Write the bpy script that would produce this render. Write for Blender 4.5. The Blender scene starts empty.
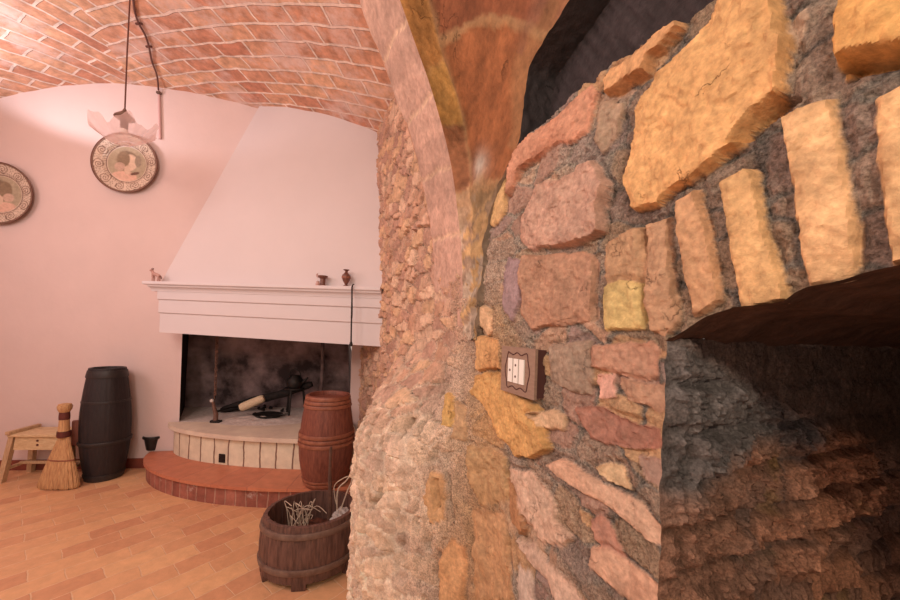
import bpy, bmesh, math, random
import numpy as np
from mathutils import Vector, Matrix

random.seed(7)
rng = np.random.default_rng(11)
SC = bpy.context.scene
COL = SC.collection

# ------------------------------------------------------------------ camera
F, EYE, ROLL = 350.0, 1.4, math.radians(2.0)
cam_d = bpy.data.cameras.new('camera')
cam_d.sensor_width = 36.0
cam_d.lens = F / 900 * 36
cam_d.shift_y = 30 / 900
cam_d.clip_start = 0.02
cam = bpy.data.objects.new('camera', cam_d)
COL.objects.link(cam)
cam.matrix_world = (Matrix.Translation((0, 0, EYE)) @ Matrix.Rotation(-ROLL, 4, 'Y')
                    @ Matrix.Rotation(math.radians(90), 4, 'X'))
SC.camera = cam

# ------------------------------------------------------------------ world, lights, exposure
SC.view_settings.view_transform = 'Standard'
SC.view_settings.look = 'None'
SC.view_settings.gamma = 1.0
SC.view_settings.use_curve_mapping = False
SC.view_settings.exposure = 0.0
W = bpy.data.worlds.new('world')
SC.world = W
W.use_nodes = True
W.node_tree.nodes['Background'].inputs[0].default_value = (1.0, 0.78, 0.66, 1)
W.node_tree.nodes['Background'].inputs[1].default_value = 0.55


def lamp(name, typ, loc, power, color, size=0.1, aim=None, size_y=None):
    d = bpy.data.lights.new(name, typ)
    d.energy = power
    d.color = color
    if typ == 'AREA':
        d.size = size
        if size_y:
            d.shape = 'RECTANGLE'
            d.size_y = size_y
    else:
        d.shadow_soft_size = size
    o = bpy.data.objects.new(name, d)
    COL.objects.link(o)
    o.location = loc
    if aim is not None:
        o.rotation_euler = (Vector(aim) - Vector(loc)).to_track_quat('-Z', 'Y').to_euler()
    return o


lamp('near_room_lamp', 'POINT', (0.12, -1.0, 2.15), 49, (1.0, 0.82, 0.62), 0.06)
lamp('near_room_lamp', 'POINT', (-1.3, -0.2, 2.3), 54, (1.0, 0.80, 0.68), 0.15)
lamp('left_fill', 'AREA', (-3.7, 1.2, 2.35), 21, (1.0, 0.76, 0.74), 1.2, (-1.2, 3.2, 1.0), 1.2)  # unseen area light added on the left as soft fill; no window is built
lamp('room_fill', 'POINT', (-1.9, 0.6, 2.7), 54, (1.0, 0.77, 0.71), 0.30)  # point light added out of view to brighten the whole room and floor
up = lamp('wall_uplight', 'SPOT', (-3.5, 2.35, 2.94), 25, (0.98, 0.93, 1.0), 0.04, (-3.35, 2.5, 3.55))
up.data.spot_size = math.radians(150)
up.data.spot_blend = .25

# ------------------------------------------------------------------ geometry helpers
def rayd(x, y):
    dx, dy = (x - 450) / F, (330 - y) / F
    return np.array([dx * math.cos(ROLL) - dy * math.sin(ROLL), 1.0, dx * math.sin(ROLL) + dy * math.cos(ROLL)])


EYEP = np.array([0, 0, EYE])
def onz(x, y, z):
    r = rayd(x, y); return r * ((z - EYE) / r[2]) + EYEP
def ony(x, y, Y):
    return rayd(x, y) * Y + EYEP
def onplane(x, y, p0, n):
    r = rayd(x, y); return r * (((np.array(p0) - EYEP) @ n) / (r @ n)) + EYEP


# stone wall plane on the right: N points into the wall, A runs away from the camera
N = np.array([.919, .394, 0]); N /= np.linalg.norm(N)
A = np.array([-N[1], N[0], 0])
DW = .6
K = np.array([0, 0, 1.0])
# back wall
BE = np.array([.990, .1397, 0]); BE /= np.linalg.norm(BE)
BN = np.array([-BE[1], BE[0], 0])          # into the back wall
BP = np.array([-3.9, 3.16, 0])
def onback(x, y, off=0.0):
    r = rayd(x, y); return r * ((BP @ BN - off) / (r @ BN)) + EYEP
def uof(p): return DW - N @ np.array(p)
def vault_z(u):
    return 3.60 - np.where(np.asarray(u) < 1.95, .115, .19) * (u - 1.95) ** 2
def onvault(x, y):
    r = rayd(x, y)
    for t in np.arange(1, 5, .004):
        p = r * t + EYEP
        if p[2] > vault_z(uof(p)): break
    return p
def us(u, s, z): return (DW - u) * N + s * A + z * K


def lin(c):
    c = np.array(c, float) / 255
    return np.where(c <= .04045, c / 12.92, ((c + .055) / 1.055) ** 2.4)
def rgb(r, g, b, tint=(1, .79, .64), k=1.0):
    """sRGB seen in the photo -> albedo, with the warm lamp colour taken out"""
    c = lin((r, g, b)) / np.array(tint) * k
    if tint == (1, .79, .64): c = (c * .92 + .08 * (c @ np.array([.3, .59, .11]))) * .86
    return np.clip(c, .003, .86)


def sstep(a, b, x):
    t = np.clip((x - a) / (b - a), 0, 1); return t * t * (3 - 2 * t)


_T = rng.random((256, 256))
def vnoise(x, y):
    xi, yi = np.floor(x).astype(int), np.floor(y).astype(int)
    fx, fy = x - xi, y - yi
    fx = fx * fx * (3 - 2 * fx); fy = fy * fy * (3 - 2 * fy)
    g = lambda i, j: _T[i & 255, j & 255]
    return ((g(xi, yi) * (1 - fx) + g(xi + 1, yi) * fx) * (1 - fy)
            + (g(xi, yi + 1) * (1 - fx) + g(xi + 1, yi + 1) * fx) * fy) * 2 - 1
def fbm(x, y, o=4, r=.55):
    v = 0; a = 1; t = 0
    for k in range(o):
        v = v + a * vnoise(x * 2 ** k + 17.3 * k, y * 2 ** k + 5.7 * k); t += a; a *= r
    return v / t
def voronoi(x, y, seed=0, jit=.85):
    """returns edge distance (F2-F1), cell id random (2 values)"""
    xi, yi = np.floor(x).astype(int), np.floor(y).astype(int)
    f1 = np.full(x.shape, 9.0); f2 = f1.copy(); id1 = np.zeros(x.shape); id2 = id1.copy()
    for i in (-1, 0, 1):
        for j in (-1, 0, 1):
            a, b = (xi + i + seed * 31), (yi + j + seed * 57)
            px = xi + i + .5 + jit * (_T[a & 255, b & 255] - .5)
            py = yi + j + .5 + jit * (_T[(a + 91) & 255, (b + 43) & 255] - .5)
            d = np.hypot(px - x, py - y)
            r1 = _T[(a + 13) & 255, (b + 77) & 255]; r2 = _T[(a + 130) & 255, (b + 7) & 255]
            n1 = d < f1
            f2 = np.where(n1, f1, np.minimum(f2, d))
            id1 = np.where(n1, r1, id1); id2 = np.where(n1, r2, id2)
            f1 = np.where(n1, d, f1)
    return f2 - f1, id1, id2
def polysd(px, py, poly):
    """signed distance, positive inside"""
    inside = np.zeros(px.shape, bool); d = np.full(px.shape, 9.0)
    n = len(poly)
    for i in range(n):
        ax, ay = poly[i]; bx, by = poly[(i + 1) % n]
        ex, ey = bx - ax, by - ay
        t = np.clip(((px - ax) * ex + (py - ay) * ey) / (ex * ex + ey * ey + 1e-12), 0, 1)
        d = np.minimum(d, np.hypot(px - ax - t * ex, py - ay - t * ey))
        c = ((ay > py) != (by > py)) & (px < (bx - ax) * (py - ay) / (by - ay + 1e-12) + ax)
        inside ^= c
    return np.where(inside, d, -d)


# ------------------------------------------------------------------ materials
def new_mat(name, rough=.8, spec=.3):
    m = bpy.data.materials.new(name); m.use_nodes = True
    nt = m.node_tree; b = nt.nodes['Principled BSDF']
    b.inputs['Roughness'].default_value = rough
    b.inputs['Specular IOR Level'].default_value = spec
    return m, nt, b
def nd(nt, t, **kw):
    n = nt.nodes.new(t)
    for k, v in kw.items():
        if k in n.inputs: n.inputs[k].default_value = v
        else: setattr(n, k, v)
    return n
def coords(nt, stretch=None, kind='Object'):
    tc = nd(nt, 'ShaderNodeTexCoord')
    if stretch is None: return tc.outputs[kind]
    mp = nd(nt, 'ShaderNodeMapping'); mp.inputs['Scale'].default_value = stretch
    nt.links.new(tc.outputs[kind], mp.inputs['Vector']); return mp.outputs['Vector']
def bump(nt, b, src, dist, strength=1.0, prev=None):
    bp = nd(nt, 'ShaderNodeBump'); bp.inputs['Distance'].default_value = dist
    bp.inputs['Strength'].default_value = strength
    nt.links.new(src, bp.inputs['Height'])
    if prev: nt.links.new(prev, bp.inputs['Normal'])
    nt.links.new(bp.outputs[0], b.inputs['Normal']); return bp.outputs[0]


def attr_mat(name, s1=55, d1=.004, s2=190, d2=.0015, var=.25, rough=.88, spec=.2, cracks=True):
    """stone and mortar: colour kept per vertex (alpha 1 = stone, 0 = mortar), grain and cracks by noise"""
    m, nt, b = new_mat(name, rough, spec)
    at = nd(nt, 'ShaderNodeVertexColor', layer_name='Col')
    v = coords(nt)
    def math_(op, a, b_=None, c=None):
        n = nd(nt, 'ShaderNodeMath', operation=op)
        for i, q in enumerate((a, b_, c)):
            if q is None: continue
            if isinstance(q, (int, float)): n.inputs[i].default_value = q
            else: nt.links.new(q, n.inputs[i])
        return n.outputs[0]
    def rng_(src, a, b_, c, d):
        n = nd(nt, 'ShaderNodeMapRange'); nt.links.new(src, n.inputs['Value'])
        for k, q in zip(('From Min', 'From Max', 'To Min', 'To Max'), (a, b_, c, d)): n.inputs[k].default_value = q
        return n.outputs[0]
    def noise(sc, det, ro):
        n = nd(nt, 'ShaderNodeTexNoise', Scale=sc, Detail=det, Roughness=ro); nt.links.new(v, n.inputs['Vector']); return n.outputs['Fac']
    al = at.outputs['Alpha']; inv = math_('SUBTRACT', 1.0, al)
    n1 = noise(s1, 6.0, .6); n2 = noise(s2, 5.0, .75); n3 = noise(s1 * .35, 4.0, .6)
    vs_s = rng_(n1, .28, .72, 1 - var, 1 + var); vs_b = rng_(n3, .3, .7, 1 - var * .8, 1 + var * .8)
    vm = rng_(n2, .34, .66, .30, 1.75)
    st = math_('MULTIPLY', vs_s, vs_b)
    mul = math_('ADD', math_('MULTIPLY', st, al), math_('MULTIPLY', math_('MULTIPLY', vm, vs_b), inv))
    hgt = math_('ADD', math_('MULTIPLY', math_('MULTIPLY', n1, d1), math_('MULTIPLY_ADD', inv, 1.0, .8)),
                math_('MULTIPLY', math_('MULTIPLY', n2, d2), math_('MULTIPLY_ADD', inv, 3.5, 1.0)))
    if cracks:
        c = noise(s1 * .16, 5.0, .62); w = noise(s1 * .11, 2.0, .5)
        ck = rng_(math_('ABSOLUTE', math_('SUBTRACT', c, .5)), 0.0, .010, 1.0, 0.0)
        ck = math_('MULTIPLY', ck, rng_(w, .60, .66, 0.0, .6))
        mul = math_('MULTIPLY', mul, math_('MULTIPLY_ADD', ck, -.6, 1.0))
        hgt = math_('SUBTRACT', hgt, math_('MULTIPLY', ck, .004))
    mx = nd(nt, 'ShaderNodeVectorMath', operation='MULTIPLY')
    nt.links.new(at.outputs['Color'], mx.inputs[0]); nt.links.new(mul, mx.inputs[1])
    nt.links.new(mx.outputs[0], b.inputs['Base Color'])
    bump(nt, b, hgt, 1.0)
    return m


def simple_mat(name, col, col2=None, scale=12, stretch=None, rough=.7, spec=.3, bd=0.0, metal=0.0, detail=4.0, lo=.3, hi=.7):
    m, nt, b = new_mat(name, rough, spec)
    b.inputs['Metallic'].default_value = metal
    if col2 is None:
        b.inputs['Base Color'].default_value = (*col, 1); 
        if bd == 0: return m
        col2 = col
    v = coords(nt, stretch)
    n = nd(nt, 'ShaderNodeTexNoise', Scale=scale, Detail=detail, Roughness=.6)
    nt.links.new(v, n.inputs['Vector'])
    r = nd(nt, 'ShaderNodeValToRGB')
    r.color_ramp.elements[0].position = lo; r.color_ramp.elements[1].position = hi
    r.color_ramp.elements[0].color = (*col, 1); r.color_ramp.elements[1].color = (*col2, 1)
    nt.links.new(n.outputs['Fac'], r.inputs['Fac']); nt.links.new(r.outputs['Color'], b.inputs['Base Color'])
    if bd: bump(nt, b, n.outputs['Fac'], bd)
    return m


def brick_mat(name, c1, c2, mortar, bw, rh, msize, kind='UV', rot=0.0, patch=None, rough=.8, spec=.3, bd=.006, patch_lo=.52, patch_hi=.68, offs=.5, nvar=.3, pscale=2.2):
    m, nt, b = new_mat(name, rough, spec)
    tc = nd(nt, 'ShaderNodeTexCoord'); mp = nd(nt, 'ShaderNodeMapping')
    mp.inputs['Rotation'].default_value = (0, 0, rot)
    nt.links.new(tc.outputs[kind], mp.inputs['Vector'])
    # wobble the joints a little
    wn = nd(nt, 'ShaderNodeTexNoise', Scale=7.0, Detail=3.0)
    nt.links.new(mp.outputs[0], wn.inputs['Vector'])
    ws = nd(nt, 'ShaderNodeVectorMath', operation='MULTIPLY_ADD')
    ws.inputs[1].default_value = (.03, .03, .0)
    nt.links.new(wn.outputs['Color'], ws.inputs[0]); nt.links.new(mp.outputs[0], ws.inputs[2])
    bt = nd(nt, 'ShaderNodeTexBrick'); bt.offset = offs
    bt.inputs['Scale'].default_value = 1.0
    bt.inputs['Brick Width'].default_value = bw; bt.inputs['Row Height'].default_value = rh
    bt.inputs['Mortar Size'].default_value = msize; bt.inputs['Mortar Smooth'].default_value = .3
    bt.inputs['Color1'].default_value = (*c1, 1); bt.inputs['Color2'].default_value = (*c2, 1)
    bt.inputs['Mortar'].default_value = (*mortar, 1); bt.inputs['Bias'].default_value = 0
    nt.links.new(ws.outputs[0], bt.inputs['Vector'])
    n = nd(nt, 'ShaderNodeTexNoise', Scale=14.0, Detail=7.0, Roughness=.65)
    nt.links.new(tc.outputs['Object'], n.inputs['Vector'])
    mr = nd(nt, 'ShaderNodeMapRange')
    mr.inputs['From Min'].default_value = .28; mr.inputs['From Max'].default_value = .72
    mr.inputs['To Min'].default_value = 1 - nvar; mr.inputs['To Max'].default_value = 1 + nvar
    nt.links.new(n.outputs['Fac'], mr.inputs['Value'])
    mu = nd(nt, 'ShaderNodeVectorMath', operation='MULTIPLY')
    nt.links.new(bt.outputs['Color'], mu.inputs[0]); nt.links.new(mr.outputs[0], mu.inputs[1])
    last = mu.outputs[0]
    if patch is not None:
        n2 = nd(nt, 'ShaderNodeTexNoise', Scale=pscale, Detail=8.0, Roughness=.72)
        nt.links.new(tc.outputs['Object'], n2.inputs['Vector'])
        r2 = nd(nt, 'ShaderNodeMapRange'); r2.inputs['From Min'].default_value = patch_lo; r2.inputs['From Max'].default_value = patch_hi
        nt.links.new(n2.outputs['Fac'], r2.inputs['Value'])
        mi = nd(nt, 'ShaderNodeMix', data_type='RGBA')
        nt.links.new(r2.outputs[0], mi.inputs[0]); nt.links.new(last, mi.inputs[6])
        mi.inputs[7].default_value = (*patch, 1); last = mi.outputs[2]
    nt.links.new(last, b.inputs['Base Color'])
    inv = nd(nt, 'ShaderNodeMath', operation='SUBTRACT'); inv.inputs[0].default_value = 1.0
    nt.links.new(bt.outputs['Fac'], inv.inputs[1])
    p = bump(nt, b, inv.outputs[0], bd)
    bump(nt, b, n.outputs['Fac'], .004, 1.0, p)
    return m


def plaster_mat(name, col, var=.03, bd=.004):
    c = np.array(col)
    m = simple_mat(name, tuple(c * (1 - var)), tuple(np.clip(c * (1 + var), 0, .9)), 2.5, None, .75, .25, 0)
    nt = m.node_tree; b = nt.nodes['Principled BSDF']
    n = nd(nt, 'ShaderNodeTexNoise', Scale=9.0, Detail=5.0)
    nt.links.new(coords(nt), n.inputs['Vector'])
    bump(nt, b, n.outputs['Fac'], bd, .8)
    return m


PK = (1, .77, .70)
M = {}
M['stone'] = attr_mat('rough_stone', 85, .0024, 170, .0013)
M['stone_far'] = attr_mat('rubble_stone', 40, .006, 120, .003)
M['arch'] = attr_mat('arch_brick', 45, .006, 150, .002, .22, .8, .25)
M['paint'] = attr_mat('glazed_paint', 60, .0, 100, .0, .12, .25, .5, False)
M['plaster'] = plaster_mat('white_plaster', (.70, .565, .54))
M['hood'] = plaster_mat('hood_plaster', (.69, .63, .64), .02, .003)
M['mantel'] = plaster_mat('mantel_paint', (.69, .645, .665), .02, .001)
M['vault'] = brick_mat('vault_brick', tuple(rgb(188, 116, 90, PK, 1.0)), tuple(rgb(214, 152, 118, PK, 1.0)),
                       tuple(rgb(228, 184, 164, PK, 1.0)), .29, .125, .011, 'UV', 0, tuple(rgb(220, 172, 156, PK)), bd=.010, patch_lo=.49, patch_hi=.66, nvar=.4)
M['floor'] = brick_mat('terracotta_floor', tuple(rgb(204, 132, 96, PK)), tuple(rgb(226, 160, 114, PK)),
                       tuple(rgb(226, 168, 130, PK)), .26, .13, .003, 'Object', math.radians(-52), None, .38, .4, .0015, nvar=.12)
M['base'] = simple_mat('baseboard_terracotta', tuple(rgb(140, 66, 50, PK)), tuple(rgb(118, 56, 44, PK)), 9, None, .5)
M['tread'] = brick_mat('terracotta_tread', tuple(rgb(190, 106, 78, PK)), tuple(rgb(200, 116, 84, PK)),
                       tuple(rgb(172, 98, 76, PK)), .30, .5, .004, 'UV', 0, None, .45, .35, .002, nvar=.15)
M['riser'] = brick_mat('riser_brick', tuple(rgb(140, 74, 60, PK)), tuple(rgb(170, 98, 80, PK)),
                       tuple(rgb(176, 120, 100, PK)), .085, .6, .006, 'UV', 0, tuple(rgb(215, 180, 165, PK)), .8, .3, .006, .6, .72, pscale=5.0)
M['ring'] = brick_mat('pale_hearth_brick', tuple(rgb(222, 186, 158, PK)), tuple(rgb(232, 198, 170, PK)),
                      tuple(rgb(140, 100, 84, PK)), .145, .6, .007, 'UV', 0, None, .8, .2, .006, nvar=.12)
M['slab'] = simple_mat('hearth_slab', tuple(rgb(206, 168, 148, PK)), tuple(rgb(228, 190, 165, PK)), 6, None, .8, .2, .005)
M['soot'] = simple_mat('sooty_plaster', tuple(rgb(62, 46, 44, PK)), tuple(rgb(178, 138, 132, PK)), 2.3, None, .9, .1, .008, 0, 6.0, .40, .68)
M['sootdark'] = simple_mat('soot', (.012, .010, .010), (.05, .038, .034), 5, None, .9, .1, .006)
M['niche_in'] = simple_mat('niche_soot', tuple(rgb(70, 46, 36)), tuple(rgb(124, 80, 58)), 3.0, None, .85, .2, .01, 0, 5.0)
M['black_wood'] = simple_mat('black_barrel_wood', (.018, .014, .016), (.032, .025, .026), 18, (6, 6, .8), .55, .35, .002)
M['brown_wood'] = simple_mat('red_brown_barrel_wood', tuple(rgb(104, 50, 40, PK)), tuple(rgb(142, 76, 58, PK)), 16, (6, 6, .8), .5, .4, .002)
M['hoop_red'] = simple_mat('brown_hoop', tuple(rgb(128, 66, 48, PK)), tuple(rgb(160, 92, 68, PK)), 25, None, .45, .4)
M['hoop_black'] = simple_mat('black_hoop', (.020, .017, .018), (.035, .028, .028), 25, None, .45, .45)
M['tub_wood'] = simple_mat('old_tub_wood', tuple(rgb(72, 44, 38, PK)), tuple(rgb(120, 78, 66, PK)), 14, (5, 5, .7), .5, .4, .003)
M['tub_hoop'] = simple_mat('tub_hoop', tuple(rgb(96, 64, 54, PK)), tuple(rgb(128, 92, 78, PK)), 25, None, .45, .4)
M['pale_wood'] = simple_mat('pale_stool_wood', tuple(rgb(196, 146, 106, PK)), tuple(rgb(224, 178, 136, PK)), 14, (2, 9, 9), .55, .3, .001)
M['pale_leg'] = simple_mat('pale_leg_wood', tuple(rgb(176, 124, 92, PK)), tuple(rgb(206, 158, 120, PK)), 14, (9, 9, 1.5), .55, .3, .001)
M['straw'] = simple_mat('broom_straw', tuple(rgb(166, 108, 72, PK)), tuple(rgb(216, 156, 108, PK)), 16, (9, 9, .5), .7, .25, .004)
M['red_band'] = simple_mat('red_brown_binding', tuple(rgb(104, 48, 40, PK)), tuple(rgb(84, 38, 32, PK)), 40, None, .6)
M['iron'] = simple_mat('black_iron', (.012, .010, .010), (.03, .024, .022), 30, None, .5, .4, 0, .3)
M['rust'] = simple_mat('rusty_iron', tuple(rgb(90, 56, 46, PK)), tuple(rgb(128, 84, 68, PK)), 40, None, .7)
M['char'] = simple_mat('charred_wood', (.012, .010, .010), (.035, .028, .026), 30, None, .8, .2, .004)
M['log'] = simple_mat('split_log', tuple(rgb(206, 160, 128, PK)), tuple(rgb(228, 186, 152, PK)), 20, (2, 8, 8), .7, .2, .002)
M['ash'] = simple_mat('ash', tuple(rgb(196, 160, 148, PK)), tuple(rgb(222, 188, 174, PK)), 30, None, .95, .05, .006)
M['pot'] = simple_mat('black_pot', (.014, .012, .012), (.03, .026, .025), 20, None, .45, .4)
M['bronze'] = simple_mat('brown_bronze', tuple(rgb(130, 72, 56, PK)), tuple(rgb(90, 48, 38, PK)), 40, None, .4, .5)
M['ceramic_pink'] = simple_mat('pink_ceramic', tuple(rgb(206, 150, 136, PK)), tuple(rgb(170, 112, 98, PK)), 60, None, .4, .4)
M['plate_wood'] = simple_mat('switch_plate_wood', tuple(rgb(150, 108, 84)), tuple(rgb(166, 124, 98)), 20, (2, 2, 8), .45, .35)
M['plate_edge'] = simple_mat('switch_box_dark', tuple(rgb(92, 50, 42)), None)
M['white_plastic'] = simple_mat('white_switch', (.82, .80, .76), None, rough=.35)
M['cord'] = simple_mat('dark_cord', tuple(rgb(96, 52, 42, PK)), None, rough=.6)
M['conduit'] = simple_mat('pink_conduit', tuple(rgb(214, 160, 152, PK)), None, rough=.6)
M['cap'] = simple_mat('lamp_cap', tuple(rgb(92, 60, 50, PK)), tuple(rgb(120, 84, 70, PK)), 30, None, .4, .5)
M['grass'] = simple_mat('dry_grass', tuple(rgb(176, 136, 116, PK)), tuple(rgb(206, 170, 146, PK)), 30, None, .7)
M['twig'] = simple_mat('twig_bark', tuple(rgb(76, 46, 38, PK)), tuple(rgb(104, 66, 52, PK)), 30, None, .8)
M['rust_soil'] = simple_mat('dry_leaves', tuple(rgb(110, 62, 48, PK)), tuple(rgb(60, 36, 30, PK)), 25, None, .9, .1, .01)

m, nt, b = new_mat('pink_glass_petals', .3, .5)          # frosted petal glass
b.inputs['Base Color'].default_value = (.86, .64, .62, 1)
nt.nodes.remove(b)
out = nt.nodes['Material Output']
tr = nd(nt, 'ShaderNodeBsdfTranslucent'); tr.inputs[0].default_value = (.92, .76, .74, 1)
df = nd(nt, 'ShaderNodeBsdfPrincipled'); df.inputs['Base Color'].default_value = (.85, .66, .64, 1); df.inputs['Roughness'].default_value = .25
tp = nd(nt, 'ShaderNodeBsdfTransparent')
m1 = nd(nt, 'ShaderNodeMixShader'); m1.inputs[0].default_value = .5
m2 = nd(nt, 'ShaderNodeMixShader'); m2.inputs[0].default_value = .45
nt.links.new(tr.outputs[0], m1.inputs[1]); nt.links.new(df.outputs[0], m1.inputs[2])
nt.links.new(m1.outputs[0], m2.inputs[1]); nt.links.new(tp.outputs[0], m2.inputs[2])
nt.links.new(m2.outputs[0], out.inputs[0])
M['petal'] = m
m, nt, b = new_mat('thin_plastic', .25, .5)
b.inputs['Base Color'].default_value = (.75, .70, .68, 1); b.inputs['Alpha'].default_value = .45
M['bag'] = m


# ------------------------------------------------------------------ object helpers
def thing(name, label, cat, loc=(0, 0, 0), rotz=0.0, group=None):
    o = bpy.data.objects.new(name, None); COL.objects.link(o)
    o.empty_display_size = .1
    o.location = Vector(loc); o.rotation_euler = (0, 0, rotz)
    o['label'] = label; o['category'] = cat
    if group: o['group'] = group
    return o
def tag(o, label, cat, group=None, kind=None):
    o['label'] = label; o['category'] = cat
    if group: o['group'] = group
    if kind: o['kind'] = kind
    return o
def struct(o):
    o['kind'] = 'structure'; return o
def link(name, me, mat, parent=None, smooth=True):
    o = bpy.data.objects.new(name, me); COL.objects.link(o)
    if mat is not None: me.materials.append(mat)
    if smooth:
        me.polygons.foreach_set('use_smooth', [True] * len(me.polygons))
    if parent: o.parent = parent
    return o
def from_bm(name, bm, mat, parent=None, smooth=True, bevel=0.0, loc=None, sharp=None):
    if bevel:
        es = [e for e in bm.edges if len(e.link_faces) == 2 and e.calc_face_angle(0) > .6]
        bmesh.ops.bevel(bm, geom=es, offset=bevel, segments=2, profile=.6, affect='EDGES')
    bmesh.ops.recalc_face_normals(bm, faces=bm.faces)
    me = bpy.data.meshes.new(name); bm.to_mesh(me); bm.free()
    o = link(name, me, mat, parent, smooth)
    if smooth:
        try: me.set_sharp_from_angle(angle=math.radians(38 if sharp is None else sharp))
        except Exception: pass
    if loc is not None: o.location = Vector(loc)
    return o
def npmesh(name, V, faces, mat, parent=None, cols=None, smooth=True, uv=None):
    me = bpy.data.meshes.new(name)
    V = np.asarray(V, np.float32); faces = np.asarray(faces, np.int32)
    me.vertices.add(len(V)); me.vertices.foreach_set('co', V.ravel())
    nf, k = faces.shape
    me.loops.add(nf * k); me.loops.foreach_set('vertex_index', faces.ravel())
    me.polygons.add(nf); me.polygons.foreach_set('loop_start', np.arange(0, nf * k, k, dtype=np.int32))
    me.update(calc_edges=True)
    if cols is not None:
        at = me.color_attributes.new('Col', 'FLOAT_COLOR', 'POINT')
        c = np.ones((len(V), 4), np.float32); c[:, :cols.shape[1]] = cols
        at.data.foreach_set('color', c.ravel())
    if uv is not None:
        ul = me.uv_layers.new(name='UVMap'); ul.data.foreach_set('uv', np.asarray(uv, np.float32).ravel())
    return link(name, me, mat, parent, smooth)
def grid_faces(n, m, mask=None, flip=False):
    i = np.arange(n * m).reshape(n, m)
    f = np.stack([i[:-1, :-1], i[1:, :-1], i[1:, 1:], i[:-1, 1:]], -1)
    if flip: f = f[..., ::-1]
    if mask is not None: return f[mask]
    return f.reshape(-1, 4)
def grid_obj(name, P, mat, parent=None, cols=None, mask=None, flip=False, uv=None):
    n, m = P.shape[:2]
    f = grid_faces(n, m, mask, flip)
    u = None if uv is None else uv.reshape(-1, 2)[f.ravel()]
    V = P.reshape(-1, 3); C = None if cols is None else cols.reshape(-1, cols.shape[-1])
    used, inv = np.unique(f, return_inverse=True)
    return npmesh(name, V[used], inv.reshape(f.shape), mat, parent, None if C is None else C[used], True, u)
def add_box(bm, size, c=(0, 0, 0), rot=None):
    r = bmesh.ops.create_cube(bm, size=1.0)
    M4 = Matrix.Translation(Vector(c)) @ (rot.to_4x4() if rot else Matrix()) @ Matrix.Diagonal((*size, 1))
    bmesh.ops.transform(bm, matrix=M4, verts=r['verts'])
    return r['verts']
def add_hexa(bm, pts):
    """8 points: bottom four then top four, same order"""
    v = [bm.verts.new(Vector(p)) for p in pts]
    for f in ((0, 3, 2, 1), (4, 5, 6, 7), (0, 1, 5, 4), (1, 2, 6, 5), (2, 3, 7, 6), (3, 0, 4, 7)):
        bm.faces.new([v[i] for i in f])
def add_tube(bm, pts, rad, seg=8, caps=True):
    pts = [Vector(p) for p in pts]
    if not hasattr(rad, '__len__'): rad = [rad] * len(pts)
    rings = []; up = Vector((0, 0, 1))
    for i, p in enumerate(pts):
        d = (pts[min(i + 1, len(pts) - 1)] - pts[max(i - 1, 0)]).normalized()
        if i == 0:
            x = d.cross(up) if abs(d.z) < .95 else d.cross(Vector((1, 0, 0)))
        x = (x - d * x.dot(d)).normalized(); y = d.cross(x)
        rings.append([bm.verts.new(p + (x * math.cos(2 * math.pi * k / seg) + y * math.sin(2 * math.pi * k / seg)) * rad[i]) for k in range(seg)])
    for a, b_ in zip(rings[:-1], rings[1:]):
        for k in range(seg): bm.faces.new([a[k], a[(k + 1) % seg], b_[(k + 1) % seg], b_[k]])
    if caps:
        bm.faces.new(rings[0][::-1]); bm.faces.new(rings[-1])
def add_lathe(bm, prof, seg=48, rfun=None, sx=1.0, sy=1.0, closed=False):
    """prof: (r, z) list; rfun(theta, i) multiplies the radius"""
    rings = []
    for i, (r, z) in enumerate(prof):
        if r < 1e-6: rings.append([bm.verts.new((0, 0, z))]); continue
        ring = []
        for k in range(seg):
            t = 2 * math.pi * k / seg; q = r * (rfun(t, i) if rfun else 1)
            ring.append(bm.verts.new((q * math.cos(t) * sx, q * math.sin(t) * sy, z)))
        rings.append(ring)
    for a, b_ in zip(rings[:-1], rings[1:]):
        for k in range(seg):
            k2 = (k + 1) % seg
            if len(a) == 1 and len(b_) == 1: continue
            if len(a) == 1: bm.faces.new([a[0], b_[k2], b_[k]])
            elif len(b_) == 1: bm.faces.new([a[k], a[k2], b_[0]])
            else: bm.faces.new([a[k], a[k2], b_[k2], b_[k]])
def smooth_curve(pts, n=40):
    pts = np.array(pts, float); t = np.linspace(0, len(pts) - 1, n); out = []
    for q in t:
        i = min(int(q), len(pts) - 2); f = q - i
        p0, p1, p2, p3 = pts[max(i - 1, 0)], pts[i], pts[i + 1], pts[min(i + 2, len(pts) - 1)]
        out.append(.5 * (2 * p1 + (p2 - p0) * f + (2 * p0 - 5 * p1 + 4 * p2 - p3) * f * f + (3 * p1 - p0 - 3 * p2 + p3) * f ** 3))
    return np.array(out)

# ================================================================== STRUCTURE
# floor
bm = bmesh.new()
fl = [(-6.4, -1.2), (1.3, -1.2), (1.3, 4.4), (-6.4, 4.4)]
vs = [bm.verts.new((x, y, 0)) for x, y in fl]; bm.faces.new(vs)
ge = bmesh.ops.extrude_face_region(bm, geom=bm.faces[:])
bmesh.ops.translate(bm, vec=(0, 0, -.12), verts=[v for v in ge['geom'] if isinstance(v, bmesh.types.BMVert)])
struct(from_bm('floor', bm, M['floor'], smooth=False))

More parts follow.
